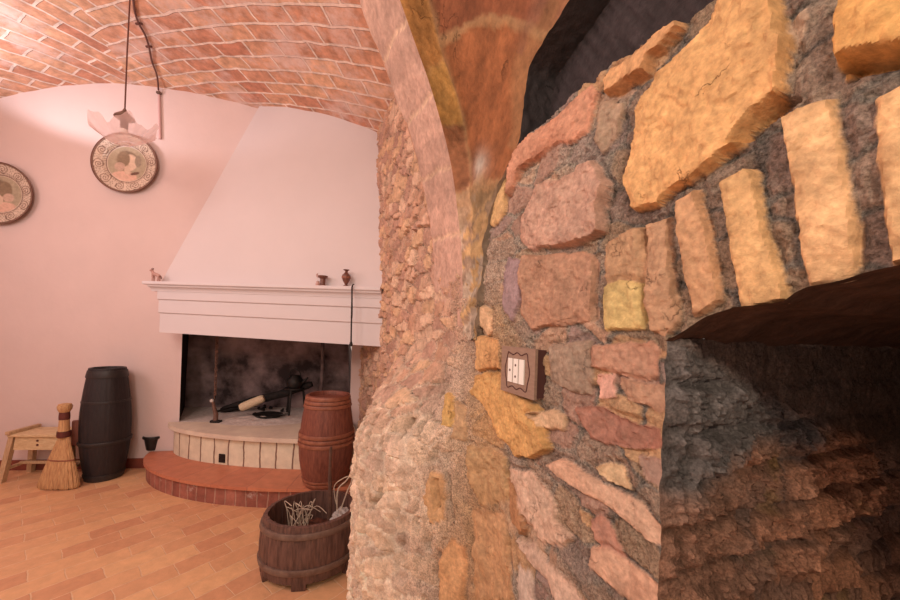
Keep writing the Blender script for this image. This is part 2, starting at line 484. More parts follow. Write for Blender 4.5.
# vault of the fireplace room
UL = 3.75
S_BACK = lambda u: ((BP @ BN) - (DW - u) * (N @ BN)) / (A @ BN)      # s where the back wall is met
ns = 90
uu = np.concatenate([np.linspace(-.12, 2.1, 72), np.linspace(2.1, UL + .05, 54)]); nu = len(uu)   # courses change direction at the seam
P = np.zeros((ns, nu, 3)); UV = np.zeros((ns, nu, 2))
for j, u in enumerate(uu):
    sb = S_BACK(u) + .15
    s0 = 1.12 if u < .95 else 1.12 - .0 
    ss = np.linspace(s0, sb, ns)
    for i, s in enumerate(ss):
        w = .012 * float(fbm(np.array([u * 5.0]), np.array([s * 5.0]), 3)[0])
        P[i, j] = us(u, s, vault_z(u) + w)
        if j < 72: UV[i, j] = (u * .785 + s * .62, -u * .62 + s * .785)
        else: UV[i, j] = (-u * .71 + s * .70, u * .70 + s * .71)
grid_v = grid_obj('ceiling', P, M['vault'], uv=UV)
struct(grid_v)

# back wall with the fireplace opening
OPL = onback(180, 400); OPR = onback(350, 400)
def bu(p): return (np.array(p) - BP) @ BE
b_l, b_r = bu(OPL), bu(OPR)
OPZ = 1.42
bm = bmesh.new()
def bpt(q, z, d=0.0): return BP + BE * q + BN * d + K * z
q_right = bu((DW - .35 * 0) * N + S_BACK(-.08) * A + .08 * N)
q_left = bu(us(UL, S_BACK(UL), 0))
qs = sorted(set([round(v, 5) for v in list(np.linspace(q_left, q_right, 50)) + [b_l, b_r]]))
front = {}
for i, q in enumerate(qs):
    p = bpt(q, 0); zt = vault_z(uof(p)) + .06
    for j, z in enumerate((0, OPZ, zt)): front[i, j] = bm.verts.new(bpt(q, z))
for i in range(len(qs) - 1):
    mid = (qs[i] + qs[i + 1]) / 2
    for j in range(2):
        if j == 0 and b_l < mid < b_r: continue
        bm.faces.new([front[i, j], front[i + 1, j], front[i + 1, j + 1], front[i, j + 1]])
struct(from_bm('wall_back', bm, M['plaster'], smooth=False))

# left wall of the room (outside the frame)
bm = bmesh.new()
pl = [us(UL, S_BACK(UL), 0), us(UL, .4, 0), us(UL, .4, vault_z(UL) + .05), us(UL, S_BACK(UL), vault_z(UL) + .05)]
bm.faces.new([bm.verts.new(Vector(p)) for p in pl])
struct(from_bm('wall_left', bm, M['plaster'], smooth=False))

# baseboard on the back wall, left of the fireplace
bm = bmesh.new()
q1 = bu(onback(150, 470))
ql = q_left + .01
pts = [bpt(ql, .0, -.015), bpt(q1, .0, -.015), bpt(q1, 0, -.0005), bpt(ql, 0, -.0005)]
add_hexa(bm, [p for p in pts] + [p + K * .09 for p in pts])
struct(from_bm('baseboard_back', bm, M['base'], smooth=False, bevel=.003))

# ------------------------------------------------------------------ stone wall on the right (height field over the wall plane)
def flare(s, z):
    return .33 * (1 - sstep(.82, 1.38, z)) * sstep(.95, 1.6, s) * (1 - sstep(1.68, 2.5, s))
def px2sz(x, y, h=0.0):
    out = h
    for _ in range(14):
        p = onplane(x, y, (DW - out) * N, N)
        s, z = p @ A, p[2]
        out = .5 * out + .5 * (h + float(flare(np.array(s), np.array(z))))
    return s, z


# corner of the niche and its brick arch
S_C, _ = px2sz(667, 420)
arch_px = [(667, 341), (684, 332), (706, 317), (737, 307), (783, 303), (803, 288), (843, 281), (868, 272), (898, 266), (940, 258), (990, 255)]
arch_sz = [px2sz(x, y, .01) for x, y in arch_px]
arch_sz += [(-.1, 1.475), (-.3, 1.46), (-.5, 1.42), (-.62, 1.387), (-.8, 1.387)]
arch_sz.sort()
AS = np.array([a[0] for a in arch_sz]); AZ = np.array([a[1] for a in arch_sz])
S_C2 = -.62
def archz(s): return np.interp(s, AS, AZ)

STONES = [  # polygon in the photo, height above the mortar (m), colour, roughness of face (m), edge width
 # big slabs over the arch
 ([(722,-6),(771,-6),(775,20),(781,40),(779,88),(765,105),(735,128),(732,141),(700,165),(665,188),(650,200),(632,206),(624,203),(619,180),(622,155),(628,128),(632,110),(640,98),(648,85),(652,70),(668,60),(690,40),(705,22)], .035, (224,158,94), .006, .012),
 ([(672,18),(675,25),(660,42),(646,55),(640,70),(625,80),(610,90),(601,92),(600,80),(608,68),(625,57),(634,52),(650,35)], .030, (218,150,94), .004, .008),
 ([(827,-8),(905,-12),(930,30),(900,50),(870,52),(845,57),(838,70),(830,60),(826,40)], .040, (220,152,80), .006, .012),
 ([(940,-30),(1100,-60),(1100,40),(1000,60),(950,40)], .030, (215,160,95), .006, .012),
 ([(585,83),(592,92),(588,112),(583,130),(570,138),(550,145),(540,155),(520,168),(512,185),(506,195),(508,170),(515,152),(530,133),(550,118),(570,98)], .030, (204,134,98), .007, .014),
 ([(506,174),(504,195),(503,210),(496,222),(487,226),(489,205),(496,187)], .025, (224,166,104), .004, .010),
 ([(535,184),(560,178),(572,172),(574,165),(590,160),(605,185),(598,210),(600,230),(580,240),(560,245),(535,247),(525,250),(518,240),(517,220),(524,205)], .026, (200,146,116), .008, .016),
 ([(523,255),(545,255),(580,250),(590,255),(590,290),(587,320),(560,325),(530,328),(520,315),(520,280)], .014, (188,132,98), .007, .012),
 ([(507,258),(519,262),(520,300),(512,320),(502,305),(503,275)], .010, (172,132,122), .003, .008),
 # voussoirs
 ([(603,242),(628,226),(640,225),(641,255),(641,284),(618,281),(603,284),(602,262)], .016, (188,136,94), .006, .008),
 ([(602,286),(616,281),(639,284),(641,328),(604,330)], .018, (212,168,100), .005, .007),
 ([(643,224),(662,218),(667,240),(672,290),(675,322),(662,335),(650,330),(642,290)], .015, (192,138,98), .006, .008),
 ([(674,202),(694,188),(700,210),(705,230),(712,265),(716,300),(700,312),(690,315),(682,270),(677,230)], .018, (210,148,100), .005, .007),
 ([(719,183),(745,168),(752,172),(758,205),(768,250),(778,280),(783,299),(745,309),(737,306),(730,270),(724,225)], .020, (228,166,104), .005, .007),
 ([(782,118),(800,108),(828,98),(835,130),(840,170),(850,220),(853,262),(843,276),(805,284),(798,250),(792,210),(787,165)], .020, (230,168,110), .005, .007),
 ([(875,96),(900,82),(945,66),(955,140),(960,200),(955,255),(925,262),(890,262),(882,220),(875,150)], .020, (232,170,110), .005, .007),
 ([(1000,60),(1100,40),(1120,240),(1010,250)], .020, (230,176,112), .005, .007),
 # courses beside the niche
 ([(592,345),(650,343),(658,350),(657,375),(640,378),(610,372),(592,365)], .014, (190,132,100), .006, .008),
 ([(597,375),(613,375),(615,397),(600,398)], .012, (218,154,126), .003, .006),
 ([(617,378),(660,385),(666,386),(666,404),(658,412),(625,398)], .014, (190,136,102), .006, .008),
 ([(547,347),(590,340),(593,378),(590,395),(570,392),(548,380)], .012, (170,134,106), .006, .010),
 ([(475,335),(497,340),(498,368),(475,370)], .014, (216,152,92), .005, .010),
 ([(477,305),(490,310),(492,330),(485,335),(478,325)], .014, (226,170,120), .004, .008),
 ([(470,375),(490,372),(503,378),(520,395),(532,405),(540,430),(545,448),(528,460),(512,457),(500,440),(490,420),(478,405),(468,395)], .032, (220,156,88), .009, .016),
 ([(533,415),(550,410),(565,418),(563,430),(545,428)], .012, (222,170,124), .003, .008),
 ([(575,410),(600,408),(640,425),(664,432),(664,448),(620,447),(590,437)], .012, (166,108,84), .008, .012),
 ([(640,455),(664,462),(664,482),(648,478)], .012, (176,132,108), .005, .008),
 ([(595,468),(610,463),(625,468),(629,490),(612,482)], .012, (216,170,122), .003, .006),
 ([(558,460),(575,468),(600,485),(637,503),(666,536),(664,548),(645,540),(630,528),(600,502),(580,492),(560,478),(546,464)], .022, (214,160,124), .004, .006),
 ([(590,520),(600,515),(615,535),(622,560),(605,558),(592,540)], .012, (192,130,102), .004, .008),
 ([(590,548),(605,550),(650,580),(664,592),(664,625),(630,605),(605,582),(588,565)], .018, (212,154,118), .004, .006),
 ([(508,470),(530,475),(545,490),(552,505),(552,520),(570,540),(560,548),(540,540),(528,525),(515,510)], .014, (216,168,134), .006, .010),
 ([(505,475),(512,495),(525,530),(520,535),(510,520)], .012, (192,128,82), .003, .006),
 ([(515,538),(530,545),(545,560),(575,592),(582,605),(555,605),(545,580),(528,562)], .014, (216,168,136), .005, .008),
 ([(518,565),(530,572),(535,605),(520,605)], .010, (216,178,150), .004, .008),
 ([(466,445),(490,448),(505,460),(505,500),(480,505),(468,480)], .020, (198,148,98), .010, .014),
 ([(470,510),(500,515),(508,560),(512,605),(475,605),(472,560)], .018, (202,144,96), .010, .014),
 ([(450,540),(463,550),(462,605),(440,605),(437,560)], .018, (216,152,98), .006, .010),
 ([(444,392),(452,398),(450,427),(441,425)], .016, (222,166,92), .004, .008),
 ([(428,470),(440,476),(442,520),(430,524),(424,500)], .018, (208,150,98), .006, .008),
 ([(455,400),(466,410),(463,440),(452,438)], .014, (196,146,100), .006, .008),
 ([(600,100),(618,104),(614,130),(600,150),(592,140)], .010, (176,136,104), .008, .010),
]
PITS = [([(755,116),(778,97),(798,95),(800,99),(772,120),(742,142),(734,144)], -.030),
        ([(840,66),(850,58),(900,52),(930,46),(930,60),(900,62),(865,73),(842,75)], -.035),
        ([(606,95),(625,84),(642,74),(650,74),(628,94),(610,100)], -.02),
        ([(524,250),(545,249),(580,243),(590,244),(588,250),(545,254),(526,255)], -.014),
        ([(592,255),(600,250),(600,320),(592,322)], -.014),
        ([(446,470),(453,480),(455,520),(449,524),(444,500)], -.03),
        ([(434,480),(440,478),(441,505),(435,510)], -.03)]
def recess_poly():
    pts = [(500,152),(506,100),(528,40),(553,0),(600,-80),(760,-80),(708,-4),(682,18),(652,34),(634,50),(612,62),(600,72),(594,82),(585,82),(568,97),(550,117),(530,132),(514,150)]
    return [px2sz(x, y, .0) for x, y in pts]


def wall_patch(name, sv, zv, near):
    S0, Z0 = np.meshgrid(sv, zv)
    S, Z = S0.copy(), Z0.copy()
    if near:      # let one grid row follow the arch
        d = archz(np.clip(S, S_C2, S_C)) - 1.43
        Z = Z + d * np.where(Z0 <= 1.43, sstep(.9, 1.43, Z0), 1 - sstep(1.43, 1.95, Z0)) * (1 - sstep(S_C, S_C + .25, S))
    wx = S + .010 * fbm(S * 22, Z * 22, 3); wz = Z + .010 * fbm(S * 22 + 40, Z * 22 + 9, 3)
    fx = S + .0022 * fbm(S * 40, Z * 40, 3); fz = Z + .0022 * fbm(S * 40 + 31, Z * 40 + 3, 3)
    n_lo = fbm(S * 6, Z * 6, 4); n_mid = fbm(S * 28, Z * 28, 4); n_hi = fbm(S * 110, Z * 110, 3)
    H = .012 * n_lo + .007 * n_mid + .006 * n_hi - .007 * (1 - sstep(.5, .8, S)) * sstep(1.35, 1.45, Z)
    C = np.zeros(S.shape + (3,)); AL = np.zeros(S.shape)
    # mortar: grey brown near, pinker further on
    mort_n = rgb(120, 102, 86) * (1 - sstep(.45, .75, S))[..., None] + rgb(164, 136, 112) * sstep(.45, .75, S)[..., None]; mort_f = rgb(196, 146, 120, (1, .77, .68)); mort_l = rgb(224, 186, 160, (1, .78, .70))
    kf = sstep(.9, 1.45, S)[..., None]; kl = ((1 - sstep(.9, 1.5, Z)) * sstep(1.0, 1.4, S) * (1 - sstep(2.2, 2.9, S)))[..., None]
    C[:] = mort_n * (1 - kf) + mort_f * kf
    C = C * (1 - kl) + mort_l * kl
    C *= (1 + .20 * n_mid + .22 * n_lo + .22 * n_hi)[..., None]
    # rubble in the wall core
    cs, cz = (.135, .074)
    w2x = wx + .022 * fbm(S * 9 + 5, Z * 9, 2); w2z = wz + .016 * fbm(S * 9 + 25, Z * 9 + 8, 2)
    ed, r1, r2 = voronoi(w2x / cs, w2z / cz, 3, .98)
    far_k = sstep(1.15, 1.5, S) * (1 - .75 * (1 - sstep(.72, 1.2, Z)) * (1 - sstep(2.3, 3.0, S)))
    near_k = .40 * (1 - sstep(.9, 1.3, S)) * (.4 + .6 * (fbm(S * 5 + 3, Z * 5, 2) > .05))
    far_k = np.maximum(far_k, .5 * kl[..., 0])
    amp = far_k * (.008 + .026 * r1) * (.45 + .55 * sstep(-.25, .1, fbm(S * 4 + 9, Z * 4, 3))) + near_k * (.004 + .014 * r1)
    prof = sstep(.03, .15, ed)
    H = H + amp * prof * (1 + .35 * n_mid)
    tilt = (wx / cs - np.floor(wx / cs) - .5) * (r2 - .5)
    H = H + far_k * prof * tilt * .030
    pal = np.array([rgb(206,150,122,(1,.77,.68)), rgb(194,136,108,(1,.77,.68)), rgb(214,162,132,(1,.77,.68)), rgb(184,130,108,(1,.77,.68)), rgb(210,154,118,(1,.77,.68))])
    ci = pal[np.minimum((r2 * 5).astype(int), 4)] * (.88 + .24 * r1)[..., None]
    palN = np.array([rgb(196,140,104), rgb(176,124,98), rgb(212,160,122), rgb(164,122,104), rgb(206,146,96)])
    cn = palN[np.minimum((r2 * 5).astype(int), 4)] * (.88 + .2 * r1)[..., None]
    mixf = (far_k * prof)[..., None] * .9; mixn = (np.clip(near_k * 2.2, 0, .8) * prof)[..., None]
    C = C * (1 - mixf) + ci * mixf
    C = C * (1 - mixn) + cn * mixn
    AL = np.maximum(AL, np.maximum(mixf, mixn)[..., 0])
    # ochre, crumbly strip where the pier turns to the near room
    oc = np.exp(-((S - (1.03 + .10 * n_lo)) / .13) ** 2) * (1 - sstep(1.35, 1.6, Z))
    C = C * (1 - .55 * oc[..., None]) + rgb(200, 140, 80) * .55 * oc[..., None]
    H = H + oc * (.016 * fbm(S * 16, Z * 9, 3))
    stre = fbm(S * 36 + 11, Z * 6 + 2, 4)
    H = H + .024 * stre * kl[..., 0]
    C = C * (1 + .22 * stre * kl[..., 0])[..., None]
    # small hard-edged pits in the rendered foot of the pier
    pit = sstep(.30, .46, fbm(S * 26 + 7, Z * 12 + 3, 3)) * kl[..., 0]
    H = H + .012 * fbm(S * 20 + 3, Z * 13 + 1, 4) * kl[..., 0] - .030 * pit
    C = C * (1 - .35 * pit[..., None])
    if near:
        for poly, h, col, rf, ew in STONES:
            pg = [px2sz(x, y, h * .6) for x, y in poly]
            a = np.array(pg); mn = a.min(0) - .02; mx = a.max(0) + .02
            sel = (S > mn[0]) & (S < mx[0]) & (Z > mn[1]) & (Z < mx[1])
            if not sel.any(): continue
            xs, zs = fx[sel] + .9 * (wx[sel] - S[sel]) * (ew >= .008), fz[sel] + .9 * (wz[sel] - Z[sel]) * (ew >= .008)
            sd = polysd(xs, zs, pg)
            ring = sstep(-.018, -.005, sd) * (1 - sstep(-.0045, -.001, sd))
            H[sel] = H[sel] - .0065 * ring
            k = sstep(-.0020, .0020 + .10 * ew, sd)
            c0 = a.mean(0); ang = random.uniform(0, 6.28)
            slope = ((S[sel] - c0[0]) * math.cos(ang) + (Z[sel] - c0[1]) * math.sin(ang)) * .06
            q = random.random() * 50
            fac = np.abs(fbm(S[sel] * 14 + q, Z[sel] * 14, 3))           # ridged, split-stone face
            lay = fbm(S[sel] * 15 + q, Z[sel] * 15 - q, 4) * 4.2; lay = np.floor(lay) + sstep(.82, 1.0, lay - np.floor(lay))
            hh = .62 * h + slope + rf * .5 * (fac - .3) + rf * .42 * lay + rf * .35 * fbm(S[sel] * 70 + q, Z[sel] * 70, 3)
            hh = hh - .06 * h * (1 - sstep(0, ew * 2, sd))
            H[sel] = H[sel] * (1 - k) + hh * k
            cc = rgb(*col) * (1 + .20 * fbm(S[sel] * 10 + q, Z[sel] * 10, 3) + .10 * n_hi[sel])[..., None]
            rd = (.5 * sstep(.15, .6, fbm(S[sel] * 7 + q, Z[sel] * 7 + q, 3)) + .45 * (1 - sstep(0, ew * 1.4, sd)))[..., None] * .55
            cc = cc * (1 - rd) + cc * np.array([.92, .70, .62]) * rd
            kc = sstep(-.0036, -.0012, sd)
            C[sel] = C[sel] * (1 - kc[..., None]) + cc * kc[..., None]
            AL[sel] = np.maximum(AL[sel], kc)
        for poly, h in PITS:
            pg = [px2sz(x, y, 0) for x, y in poly]
            a = np.array(pg); mn = a.min(0) - .02; mx = a.max(0) + .02
            sel = (S > mn[0]) & (S < mx[0]) & (Z > mn[1]) & (Z < mx[1])
            k = sstep(-.003, .006, polysd(fx[sel], fz[sel], pg))
            H[sel] = H[sel] * (1 - k) + h * k
        # charred board arch above the stones
        pg = recess_poly()
        sd = polysd(fx, fz, pg); k = sstep(-.002, .004, sd)
        g = fbm((S * .6 + Z) * 5, (Z * .6 - S) * 60, 3)
        H = H * (1 - k) + (-.075 + .004 * g) * k
        C = C * (1 - k[..., None]) + (rgb(58, 48, 48, (1, .9, .85)) * (1 + .35 * g)[..., None]) * k[..., None]
        AL = np.maximum(AL, k)
    AL = np.maximum(AL, .75 * kl[..., 0])
    # edges of the niche: blend to a shared arris
    shift = np.zeros(S.shape)
    if near:
        z_w = .006 + .006 * fbm(Z * 20, Z * 0 + 3.3, 3); z_j = .010 * fbm(Z * 18 + 50, Z * 0 + 1.3, 3)
        fe = (1 - sstep(0, .035, S - S_C)) * (S >= S_C - 1e-6) * (Z < archz(S_C) + .02)
        H = H * (1 - fe) + z_w * fe; shift = z_j * fe
    H = H + flare(S, Z)
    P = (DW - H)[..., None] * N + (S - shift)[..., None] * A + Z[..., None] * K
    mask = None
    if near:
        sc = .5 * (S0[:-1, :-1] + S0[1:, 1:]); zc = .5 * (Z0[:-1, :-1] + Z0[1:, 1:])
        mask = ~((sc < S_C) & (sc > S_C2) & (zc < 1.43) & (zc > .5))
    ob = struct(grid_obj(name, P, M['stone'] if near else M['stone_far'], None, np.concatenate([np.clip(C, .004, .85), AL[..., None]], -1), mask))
    ob.data.set_sharp_from_angle(angle=math.radians(34))
    return ob


sv = list(np.arange(-.8, .08, .02)) + list(np.arange(.08, S_C - .001, .0027)) + [S_C]
while sv[-1] < 1.3: sv.append(sv[-1] + .0028 + .0028 * (sv[-1] - S_C))
sv = np.array(sv); s_join = sv[-1]
zv = np.concatenate([np.arange(0, .9, .012), np.arange(.9, 1.43, .0034), np.arange(1.43, 2.25, .0033), np.arange(2.25, 2.62, .01)])
zv[np.argmin(abs(zv - 1.43))] = 1.43
wall_patch('wall_right', sv, zv, True)
sv2 = np.concatenate([[s_join - .004], np.arange(s_join, 3.72, .0075)])
wall_patch('wall_right_rear', sv2, np.arange(0, 3.62, .009), False)

# ------------------------------------------------------------------ niche: rough jamb, soffit and sooty inside
def jpt(D, w, z): return (DW + D) * N + (S_C + w) * A + z * K
dv = np.concatenate([np.arange(0, 1.06, .005)])
zj = np.concatenate([np.arange(.5, .9, .02), np.arange(.9, 1.50, .004)])
D, Z = np.meshgrid(dv, zj)
top = 1.40 + 0 * D
Zr = np.minimum(Z, top)
n_lo = fbm(D * 7, Z * 7, 4); n_mid = fbm(D * 26, Z * 26, 4); n_hi = fbm(D * 90, Z * 90, 3)
row = (Zr + .012 * n_lo + .05 * D * .3) / .088; ri = np.floor(row)
bx = D / .21 + .5 * (ri % 2) + .3 * _T[(ri.astype(int) * 7) & 255, 3]
bi = np.floor(bx)
ex = np.minimum(np.abs(bx - np.round(bx)) * .21, np.abs(row - np.round(row)) * .088)
pr = sstep(.003, .018, ex + .006 * n_mid)
rr = _T[(ri.astype(int) * 13 + 5) & 255, (bi.astype(int) * 29 + 11) & 255]
shade_edge = np.interp(D, [0, .12, .25, .41, .66, .93], [1.40, 1.335, 1.27, 1.215, 1.165, 1.09]) + .03 * n_lo  # traces the edge of the arch's shadow across the jamb
shade_k = sstep(-.01, .05, Zr - shade_edge)
layj = fbm(D * 13 + 3, Zr * 17, 4) * 4.0; layj = np.floor(layj) + sstep(.75, 1.0, layj - np.floor(layj))
H = (pr * (.004 + .018 * rr) + .007 * layj + .005 * n_mid + .009 * n_hi + .004 * fbm(D * 210, Z * 210, 2)) * (1 - .75 * shade_k)
soot = np.clip(sstep(1.13, 1.24, Zr + .10 * n_lo) * (1 - .5 * sstep(.5, .9, D)) + .35 * sstep(.0, .35, n_lo) * (1 - pr * .4) + .25 * sstep(.75, 1.0, D), 0, 1)
base = np.where((rr > .6)[..., None], rgb(190, 118, 80), rgb(158, 104, 76))
base = base * (.75 + .5 * pr)[..., None]
och = sstep(.35, .6, fbm(D * 9 + 4, Z * 12, 3))[..., None] * .6
base = base * (1 - och) + rgb(176, 122, 66) * och
base = base * (1 - shade_k[..., None]) + rgb(122, 84, 62) * (1 + .25 * n_lo)[..., None] * shade_k[..., None]  # arch shade painted into the jamb colour as darker brown above that edge
C = base * (1 - soot[..., None] * (1 - .6 * shade_k[..., None])) + .8 * soot[..., None] * shade_k[..., None] * 0 + rgb(126, 106, 94) * (1 + .35 * n_mid)[..., None] * (soot * (1 - .6 * shade_k))[..., None]
zw = .006 + .006 * fbm(Z * 20, Z * 0 + 3.3, 3); zj_ = .010 * fbm(Z * 18 + 50, Z * 0 + 1.3, 3)
fe = 1 - sstep(0, .03, D)
H = H * (1 - fe) + zj_ * fe
P = (DW + D - zw * fe)[..., None] * N + (S_C - H)[..., None] * A + Zr[..., None] * K
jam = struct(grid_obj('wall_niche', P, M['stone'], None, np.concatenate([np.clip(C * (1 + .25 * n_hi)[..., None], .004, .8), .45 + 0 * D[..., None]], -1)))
jam.data.set_sharp_from_angle(angle=math.radians(34))
# soffit below the arch bricks
sq = np.linspace(S_C2, S_C, 90); dq = np.linspace(-.014, 1.06, 90)
Sq, Dq = np.meshgrid(sq, dq)
zq = archz(Sq) + .010 * fbm(Sq * 20, Dq * 20, 3) * sstep(0, .03, Dq)
P = (DW + Dq)[..., None] * N + Sq[..., None] * A + zq[..., None] * K
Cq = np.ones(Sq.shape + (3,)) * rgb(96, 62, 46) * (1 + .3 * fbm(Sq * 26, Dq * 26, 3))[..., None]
struct(grid_obj('wall_niche_soffit', P, M['stone'], None, np.clip(Cq, .004, .8)))
# smoke chamber behind
bm = bmesh.new()
def quad(*p): bm.faces.new([bm.verts.new(Vector(q)) for q in p])
wR, dB = S_C2 - S_C, 1.05
quad(jpt(dB, wR, .5), jpt(dB, 0, .5), jpt(dB, 0, 1.5), jpt(dB, wR, 1.5))            # back
quad(jpt(0, wR, .5), jpt(dB, wR, .5), jpt(dB, wR, 1.42), jpt(0, wR, 1.42))          # near side
quad(jpt(0, wR, .5), jpt(0, 0, .5), jpt(dB, 0, .5), jpt(dB, wR, .5))                # floor
struct(from_bm('wall_niche_chamber', bm, M['niche_in'], smooth=False))

# ------------------------------------------------------------------ diaphragm arch and springing of the near vault
pA = onplane(463, 340, DW * N, N)
E_px = [(352,-150),(378,-60),(400,0),(414,40),(430,85),(443,130),(452,170),(458,215),(462,260),(463,340),(463,365)]
G_px = [(400,-150),(417,-60),(430,0),(442,50),(451,77),(460,104),(467,140),(471,180),(473,250),(470,340),(469,365)]
R_px = [(655,-150),(606,-60),(570,0),(545,40),(530,65),(525,90),(522,115),(518,145),(505,172),(491,210),(483,250),(474,340),(473,365)]
nr = 150
def curve3(px, place):
    c = smooth_curve(px, nr)
    # resample by y so that rows run level
    ys = np.linspace(-150, 340, nr); xs = np.interp(ys, c[:, 1], c[:, 0])
    return np.array([place(x, y) for x, y in zip(xs, ys)])
def placeE(x, y): return onplane(x, y, pA, A)
def placeP(x, y, h=.022): return onplane(x, y, (DW - h) * N, N)
def placeG(x, y):
    a, b_ = placeE(x, y), placeP(x, y)
    return a if a[1] < b_[1] else b_
Ec, Gc, Rc = curve3(E_px, placeE), curve3(G_px, placeG), curve3(R_px, placeP)
ys = np.linspace(-150, 340, nr)
# rib soffit (lit by the room behind)
m_ = 26
T = np.linspace(0, 1, m_)
P = Ec[:, None, :] + (A * .31)[None, None, :] * T[None, :, None]
Yg, Tg = np.meshgrid(ys, T, indexing='ij')
arc = np.concatenate([[0], np.cumsum(np.linalg.norm(np.diff(Ec, axis=0), axis=1))])
Ag = np.repeat(arc[:, None], m_, 1)
nz = fbm(Ag * 9, Tg * 3, 4); jn = np.abs(((Ag + .05 * Tg + .02 * nz) / .27) % 1 - .5) * .27
jk = sstep(.125, .133, jn)
bid = np.floor((Ag + .05 * Tg) / .27 + .5).astype(int)
out_dir = np.array([-N[0], -N[1], -.3])
P = P + out_dir * (.007 * nz - .006 * jk + .004 * fbm(Ag * 40, Tg * 12, 3))[..., None] * sstep(-.02, .1, Tg)[..., None]
cb = .80 * rgb(206, 148, 126, (1, .74, .66))[None, None, :] * (.86 + .25 * _T[(bid * 7) & 255, 9])[..., None]
cb = cb * (1 + .14 * nz)[..., None]
lowo = (1 - sstep(.55, 1.0, 1.0 - (Yg - 365) / -400))[..., None] * 0
cb = cb * (1 - jk[..., None] * .6) + rgb(226, 172, 136, (1, .74, .66)) * jk[..., None] * .6
rib = grid_obj('wall_arch_rib', P, M['arch'], None, np.clip(cb, .01, .8)); struct(rib)
# rear face of the rib
P2 = np.stack([Ec + A * .31, Ec + A * .31 + N * .35 + K * .45], 1)
struct(grid_obj('wall_arch_rear', P2, M['arch'], None, np.ones((nr, 2, 3)) * rgb(206, 142, 118, PK)))
# near face: ochre strip, then the web fanning out
ca, cbn = 12, 44
rows = []
for i in range(nr):
    r1 = [Ec[i] + (Gc[i] - Ec[i]) * t for t in np.linspace(0, 1, ca, endpoint=False)]
    r2 = []
    for t in np.linspace(0, 1, cbn):
        p = Gc[i] + (Rc[i] - Gc[i]) * t
        w = np.linalg.norm(Rc[i] - Gc[i])
        p = p + (np.array([-.15, .35, .9]) * .14 * w) * math.sin(math.pi * t)      # hollow of the web
        r2.append(p)
    rows.append(r1 + r2)
P = np.array(rows); mcol = P.shape[1]
col_t = np.concatenate([np.linspace(-1, 0, ca, endpoint=False), np.linspace(0, 1, cbn)])
Yg, Tg = np.meshgrid(ys, col_t, indexing='ij')
q1, q2 = P[..., 0] * 9 + P[..., 2] * 4, P[..., 2] * 9 + P[..., 1] * 5
nz = fbm(q1 * 1.3, q2 * 1.3, 4); nh = fbm(q1 * 6, q2 * 6, 3)
strip = Tg < 0
yj = Yg + 10 * nz + 6 * Tg
def near_any(v, arr, w):
    r = np.zeros(v.shape)
    for a in arr: r = np.maximum(r, 1 - sstep(w * .5, w, np.abs(v - a)))
    return r
jointW = near_any(yj, (-95, 42, 192), 7) * (~strip)
jointS = near_any(yj, (-110, -40, 62, 118, 185, 250), 3) * strip
ridge = (1 - sstep(.0, .10, np.abs(Tg + .03 + .04 * nz))) * (Yg < 200)
edge = sstep(.84, .93, Tg + .05 * nz)
bidS = np.digitize(yj, (-110, -40, 62, 118, 185, 250))
palS = np.array([rgb(190,118,58), rgb(184,108,52), rgb(192,120,56), rgb(200,134,62), rgb(158,92,54), rgb(176,124,78), rgb(160,122,84)])
cS = palS[bidS]
cW = np.where((yj < 42)[..., None], rgb(158, 84, 46), rgb(176, 98, 50))
cW = np.where((yj > 192)[..., None], rgb(150, 112, 72), cW)
Cc = np.where(strip[..., None], cS, cW) * (1 + .42 * nz + .22 * nh)[..., None]
lo_k = sstep(160, 260, Yg + 30 * nz)[..., None]
Cc = Cc * (1 - lo_k * .7) + np.where((fbm(q1 * 2.5 + 8, q2 * 2.5, 3) > .08)[..., None], rgb(204, 150, 92), np.where((nz > 0)[..., None], rgb(150, 116, 92), rgb(190, 158, 130))) * (1 + .4 * nh)[..., None] * lo_k * .7
jl = np.clip(jointW + .8 * ridge + .35 * jointS + .5 * edge * (Yg < 150), 0, 1)[..., None]
Cc = Cc * (1 - .75 * jl) + rgb(196, 138, 84) * .75 * jl * (1 + .2 * nh)[..., None]
red = (sstep(.75, .95, Tg) * (Yg < 60) * sstep(.0, .3, nz))[..., None]
Cc = Cc * (1 - .6 * red) + rgb(150, 84, 66) * .6 * red
wht = np.exp(-(((Yg - 172) / 12) ** 2 + ((Tg - .35) / .22) ** 2))[..., None]
Cc = Cc * (1 - .8 * wht) + rgb(214, 190, 162) * .8 * wht
du = np.gradient(P, axis=1); dvv = np.gradient(P, axis=0)
nrm = np.cross(du, dvv); nrm /= np.linalg.norm(nrm, axis=-1, keepdims=True) + 1e-9
sgn = np.sign(np.sum(nrm * (EYEP - P), -1, keepdims=True)); nrm *= sgn
disp = .006 * nz + .0035 * nh + .004 * ridge - .002 * jointS + .004 * jointW + .022 * lo_k[..., 0] * fbm(q1 * 2.2, q2 * 2.2, 4)
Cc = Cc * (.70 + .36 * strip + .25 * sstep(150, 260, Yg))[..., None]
disp *= np.maximum(sstep(-1, -.85, Tg), 0)
P = P + nrm * disp[..., None]
struct(grid_obj('wall_arch', P, M['arch'], None, np.clip(Cc, .008, .8)))
